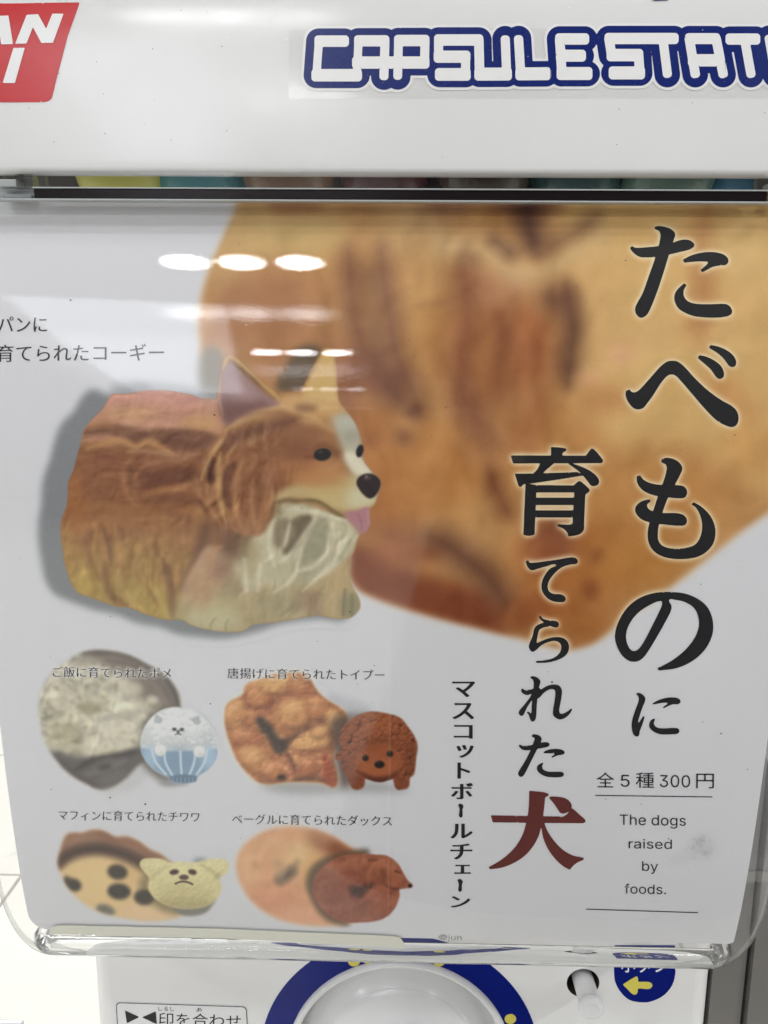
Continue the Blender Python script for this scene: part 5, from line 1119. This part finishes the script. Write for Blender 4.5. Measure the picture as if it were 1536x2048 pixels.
# rounded lower corners
rc = np.where(UU < 0, .008, .0015); drop = np.maximum(0, SS - (SE - rc)); lim = np.where(drop > 0, WC - rc + np.sqrt(np.maximum(0, rc**2 - drop**2)), WC)
UU = UU * lim / WC
V = card_xyz(UU.ravel(), SS.ravel()); ii = np.arange(nxp * nsp).reshape(nsp, nxp)
q = np.stack([ii[:-1, :-1], ii[1:, :-1], ii[1:, 1:], ii[:-1, 1:]], -1).reshape(-1, 4)
sheet = link('paper_sheet', raw_mesh('paper_sheet', V, q.ravel(), np.arange(len(q)) * 4, None), M['paper'], PC)
VB = card_xyz(UU.ravel(), SS.ravel(), -.0003)
link('paper_back', raw_mesh('paper_back', VB, q[:, ::-1].ravel(), np.arange(len(q)) * 4, None), M['label'], sheet)
XLIM = layout(CARD_T, 768, 1000)
def picture(name, sel, step, h):
    ys, xs = np.where(sel); a0, a1, b0, b1 = xs.min(), xs.max(), ys.min(), ys.max()
    gx_ = np.arange(a0, a1 + step, step); gy_ = np.arange(b0, b1 + step, step)
    cxm, cym = np.meshgrid(gx_[:-1] + step / 2, gy_[:-1] + step / 2)
    cell = sel[np.clip(cym, 0, AH - 1).astype(int), np.clip(cxm, 0, AW - 1).astype(int)]
    X_, Y_ = np.meshgrid(gx_ + AX, gy_ + AY); Xs, Ss = layout(CARD_T, X_, Y_)
    okv = (np.abs(Xs) < WC - .0003) & (Ss > -.0035) & (Ss < SE - .0005)
    cell &= okv[:-1, :-1] & okv[1:, :-1] & okv[:-1, 1:] & okv[1:, 1:]
    I = np.arange(X_.size).reshape(X_.shape)
    q = np.stack([I[:-1, :-1], I[1:, :-1], I[1:, 1:], I[:-1, 1:]], -1)[cell]
    used = np.unique(q); mp = np.full(X_.size, -1); mp[used] = np.arange(len(used))
    V = card_xyz(Xs.ravel()[used], Ss.ravel()[used], h); cols = sample(X_.ravel()[used], Y_.ravel()[used])
    return link(name, raw_mesh(name, V, mp[q].ravel(), np.arange(len(q)) * 4, None, cols), M['ink'], PC)
def region(*pairs):
    m = np.zeros((AH, AW), bool)
    for pts, soft in pairs: m |= full_mask(pts, soft) > .004
    return m
figs = {'corgi_picture': region((SHADOW, 7), (DOG, 2), ([(224,770),(300,764),(400,775),(440,780),(440,810),(230,810)], 7), ([(404,704),(420,694),(446,706),(452,760),(440,800),(412,796),(398,760)], 7), ([(585,706),(600,694),(629,690),(646,704),(612,776),(584,786),(552,778),(560,752),(575,728)], 7)),
        'white_dog_picture': region((POM, 2), ([(318,1560),(348,1573),(380,1570),(380,1560)], 2)), 'poodle_picture': region((POOD, 2)), 'chihuahua_picture': region((CHI, 2), ([(330,1790),(430,1796),(424,1812),(410,1826),(380,1832),(350,1824)], 3)), 'dachshund_picture': region((DAX, 2))}
loaf_sel = full_mask(LOAF, 10) > .004
for g in TITLE[:9]:
    F_, gx0, gy0 = glyph_field(g, 1); hh, ww = F_.shape; a = np.zeros((AH, AW), bool)
picture('loaf_picture', loaf_sel, 3.0, .00004)
picture('rice_bowl_picture', region((RICE, 5), ([(190,1570),(240,1560),(290,1520),(300,1545),(260,1580),(215,1585)], 6), ([(282,1470),(300,1425),(330,1412),(345,1420),(300,1500),(330,1545),(350,1562),(332,1566),(300,1545),(276,1510)], 6)), 1.6, .00004)
picture('fried_chicken_picture', region((KARA, 6), ([(655,1390),(690,1396),(740,1412),(745,1432),(700,1440),(670,1430)], 6), ([(686,1426),(740,1426),(740,1446),(686,1446)], 6), ([(520,1562),(600,1560),(700,1560),(800,1572),(818,1582),(700,1584),(600,1588),(540,1580)], 7), ([(664,1440),(700,1436),(700,1560),(690,1575),(680,1560),(668,1500)], 6)), 1.6, .00004)
picture('muffin_picture', region((MUFF, 4), ([(384,1714),(418,1714),(418,1730),(384,1730)], 4)), 1.6, .00004)
picture('bagel_picture', region((BAG, 6), ([(618,1790),(612,1765),(622,1735),(648,1715),(700,1702),(740,1704),(700,1720),(650,1750),(638,1790),(665,1826),(700,1846),(668,1846),(640,1828)], 4)), 1.6, .00004)
for nm, sel in figs.items(): picture(nm, sel, 1.5 if nm == 'corgi_picture' else 1.2, .00008)
picture('finger_smudge', region(([(1330,1655),(1450,1655),(1450,1740),(1320,1740)], 3)), 1.6, .00004)
# lettering
for k, g in enumerate(TITLE):
    F_, gx0, gy0 = glyph_field(g, 2); F_ = blur(F_, .8)
    fill_mesh(F_[::3, ::3], gx0 + .25, gy0 + .25, 1.5, on_card, .00013, 'title_character', M['dogred'] if k == 10 else M['text'], PC)
for cp in CAPTIONS: text_mesh(cp, on_card, .00013, 'caption_text', M['text'], PC)
VERT = [('マ',906,1363,949,1394),('ス',906,1406,947,1438),('コ',909,1450,944,1477),('ッ',914,1490,946,1515),('ト',916,1525,939,1557),('ボ',903,1566,945,1598),('ル',902,1647,944,1676),('チ',902,1687,943,1718),('ェ',910,1729,940,1747),('ン',903,1792,939,1814)]
text_mesh([set_text(t, a, b, c_, d, 0, 0.0, 1.5) for t, a, b, c_, d in VERT], on_card, .00013, 'subtitle_text', M['text'], PC)
for a, b in ((1608, 1635), (1758, 1783)):
    x = 922 if a == 1608 else 920.5
    poly_shape([smooth_loop([(x-6,a+1,1),(x-1,a-1),(x+5,a+4),(x+3,a+10),(x+3,b-3),(x,b),(x-4,b-3),(x-3,a+10)])], on_card, .00013, 'subtitle_dash', M['text'], PC, 1.0, .3)
LIGHT = dict()
text_mesh([set_text('全', 1193, 1544, 1228, 1574, .5, **LIGHT), set_text('5', 1241, 1549, 1259, 1573, .3, **LIGHT), set_text('種', 1271, 1544, 1308, 1575, .5, **LIGHT), set_text('300', 1319, 1549, 1380, 1573.5, .8, **LIGHT), set_text('円', 1392, 1546.5, 1427.5, 1576, .3, **LIGHT)], on_card, .00013, 'price_text', M['text'], PC)
for t, b in (('The dogs', (1239, 1628.5, 1371.5, 1655, 2)), ('raised', (1257, 1677, 1343.5, 1696.5, 1.2)), ('by', (1284, 1722, 1316, 1747, .5)), ('foods.', (1249, 1767, 1332, 1787, 1.6))):
    text_mesh([set_text(t, *b, **LIGHT)], on_card, .00013, 'slogan_text', M['text'], PC)
for (a, b, c_, d) in ((1190, 1590.3, 1424.5, 1593.2), (1172, 1818, 1396, 1825.4)):
    poly_shape([np.array([(a, b - .9), (c_, d - .9), (c_, d + .9), (a, b + .9)])], on_card, .00013, 'rule_line', M['text'], PC, .5, .2)
text_mesh([set_text('©jun', 878, 1868, 923, 1881, 1, **LIGHT)], on_card, .00013, 'credit_text', M['greytext'], PC)
# pale yellow slip lying in the fold of the cover, with its outline
SL = smooth_loop([(100,1862,1),(106,1851),(124,1848,1),(450,1855,1),(780,1868,1),(800,1872),(808,1884),(809,1893,1),(780,1890,1),(450,1874,1),(102,1866,1)])
slip = poly_shape([SL], on_card, .0006, 'yellow_slip', plastic('slip_paper', (.80, .80, .69), .4), None, 2)
tag(slip, 'narrow pale yellow slip along the bottom left edge of the card', 'slip')

# ================================================================== unseen person behind the camera, added to darken the cover's reflection
def person(px, py):
    root = empty('person', (px, py, FZ)); tag(root, 'person in dark jacket and trousers facing the machine, seen as a dark reflection', 'person')
    J = {'pel': (0, 0, .93, .15, .11), 'waist': (0, 0, 1.08, .145, .105), 'chest': (0, .01, 1.28, .17, .12), 'neck0': (0, .0, 1.43, .075, .07), 'neck': (0, .005, 1.48, .055, .058), 'head': (0, .03, 1.58, .078, .098), 'top': (0, .02, 1.66, .06, .075),
         'nose': (0, .128, 1.575, .014, .016), 'chin': (0, .085, 1.50, .032, .03),
         'shL': (-.17, 0, 1.38, .065, .065), 'elL': (-.235, .02, 1.12, .045, .045), 'wrL': (-.215, .16, .98, .032, .03), 'haL': (-.205, .22, .955, .036, .022),
         'shR': (.17, 0, 1.38, .065, .065), 'elR': (.235, .02, 1.12, .045, .045), 'wrR': (.215, .16, .98, .032, .03), 'haR': (.205, .22, .955, .036, .022),
         'hiL': (-.09, 0, .86, .09, .095), 'knL': (-.10, .02, .48, .06, .062), 'anL': (-.105, 0, .09, .042, .045), 'toL': (-.115, .15, .04, .042, .03), 'hiR': (.09, 0, .86, .09, .095), 'knR': (.10, .02, .48, .06, .062), 'anR': (.105, 0, .09, .042, .045), 'toR': (.115, .15, .04, .042, .03)}
    ed = [('pel','waist'),('waist','chest'),('chest','neck0'),('neck0','neck'),('neck','head'),('head','top'),('head','nose'),('neck','chin'),('chest','shL'),('shL','elL'),('elL','wrL'),('wrL','haL'),('chest','shR'),('shR','elR'),('elR','wrR'),('wrR','haR'),('pel','hiL'),('hiL','knL'),('knL','anL'),('anL','toL'),('pel','hiR'),('hiR','knR'),('knR','anR'),('anR','toR')]
    for sd in ('L', 'R'):
        hx, hy, hz = J['ha' + sd][:3]; sg = -1 if sd == 'L' else 1
        for k, (dx, ln) in enumerate(((-.027, .052), (-.009, .062), (.009, .058), (.026, .045))):
            J['f%d%s' % (k, sd)] = (hx + dx, hy + .05, hz - .008, .0095, .0095); J['g%d%s' % (k, sd)] = (hx + dx, hy + .05 + ln * .5, hz - .03, .0085, .0085)
            ed += [('ha' + sd, 'f%d%s' % (k, sd)), ('f%d%s' % (k, sd), 'g%d%s' % (k, sd))]
        J['t0' + sd] = (hx - sg * .045, hy + .015, hz, .011, .011); J['t1' + sd] = (hx - sg * .05, hy + .05, hz - .012, .009, .009); ed += [('wr' + sd, 't0' + sd), ('t0' + sd, 't1' + sd)]
    nm = list(J); me = bpy.data.meshes.new('body')
    me.from_pydata([J[k][:3] for k in nm], [(nm.index(a), nm.index(b)) for a, b in ed], [])
    o = bpy.data.objects.new('body', me); COL.objects.link(o)
    sk = o.modifiers.new('skin', 'SKIN'); sk.use_smooth_shade = True; sb_ = o.modifiers.new('sub', 'SUBSURF'); sb_.levels = sb_.render_levels = 1
    for i, k in enumerate(nm): d = me.skin_vertices[0].data[i]; d.radius = J[k][3:5]; d.use_root = (k == 'pel')
    dg = bpy.context.evaluated_depsgraph_get(); m2 = bpy.data.meshes.new_from_object(o.evaluated_get(dg)); bpy.data.objects.remove(o)
    cloth = plastic('dark_jacket', (.022, .022, .027), .9); trou = plastic('dark_trousers', (.018, .020, .03), .9); skn = plastic('skin_tone', (.45, .29, .21), .55)
    for q_ in (cloth, trou, skn): m2.materials.append(q_)
    for p_ in m2.polygons:
        z_ = p_.center.z; p_.material_index = 2 if (z_ > 1.455 or (p_.center.y > .175 and .88 < z_ < 1.02)) else (1 if z_ < .95 and abs(p_.center.x) < .19 else 0)
    m2.transform(Matrix.Translation((px, py, FZ)))
    body_ = link('body', m2, None, root)
    cb = bmesh.new(); rings = []  # long wide coat shaped to keep the reflection dark
    for zc, rx, ry in ((1.30, .185, .135), (1.08, .185, .135), (.90, .215, .150), (.70, .250, .170), (.42, .30, .20), (.13, .36, .22)):
        rings.append([cb.verts.new((px + rx * math.cos(2 * math.pi * k / 32), py + ry * math.sin(2 * math.pi * k / 32), FZ + zc)) for k in range(32)])
    for u_, v_ in zip(rings, rings[1:]):
        for k in range(32): cb.faces.new((u_[k], u_[(k + 1) % 32], v_[(k + 1) % 32], v_[k]))
    bm_obj('coat', cb, cloth, body_, True)
    b = bmesh.new(); bmesh.ops.create_icosphere(b, subdivisions=3, radius=1)
    for v in b.verts: v.co = Vector((v.co.x * .092, v.co.y * .105 - .008, v.co.z * .088 + 1.625))
    bmesh.ops.delete(b, geom=[v for v in b.verts if v.co.y > .045 and v.co.z < 1.66], context='VERTS'); bmesh.ops.translate(b, verts=b.verts[:], vec=(px, py, FZ))
    bm_obj('hair', b, plastic('dark_hair', (.015, .012, .01), .6), body_, True)
person(.27, -.66)

# dust and tiny nicks on the head and the cover
def specks(name, pts, place, h, mat, parent):
    V = []; loops = []; starts = []
    for x, y, r in pts:
        t = np.linspace(0, 2 * np.pi, 7, endpoint=False); k = len(V); starts.append(len(loops))
        V += [(x + r * math.cos(a) * 1.2, y + r * math.sin(a)) for a in t]; loops += list(range(k, k + 7))
    V = np.array(V); o = link(name, raw_mesh(name, place(V[:, 0], V[:, 1], h), loops, starts, None), mat, parent); tag(o, kind='stuff'); return o
g = np.random.default_rng(12)
specks('dust_specks', [(455, 75, 2.2), (575, 80, 2.6), (1138, 15, 2), (540, 38, 1.8), (1405, 60, 1.5)] + [(g.uniform(0, 1536), g.uniform(20, 320), g.uniform(.6, 1.4)) for _ in range(50)], on_head, .0002, M['vinyl'], MC)
specks('dust_specks', [(g.uniform(0, 1536), g.uniform(20, 320), g.uniform(.5, 1.1)) for _ in range(36)], on_head, .0002, M['grey'], MC)
specks('dust_specks', [(143, 602, 1.7), (430, 830, 1.8), (222, 1592, 1.6), (292, 1605, 1.9), (1103, 1362, 1.8), (1440, 1464, 1.5), (422, 1405, 1.4), (700, 1222, 1.5)] + [(g.uniform(20, 1500), g.uniform(460, 1820), g.uniform(.5, 1.2)) for _ in range(60)], on_card, .0009, M['seam'], MC)
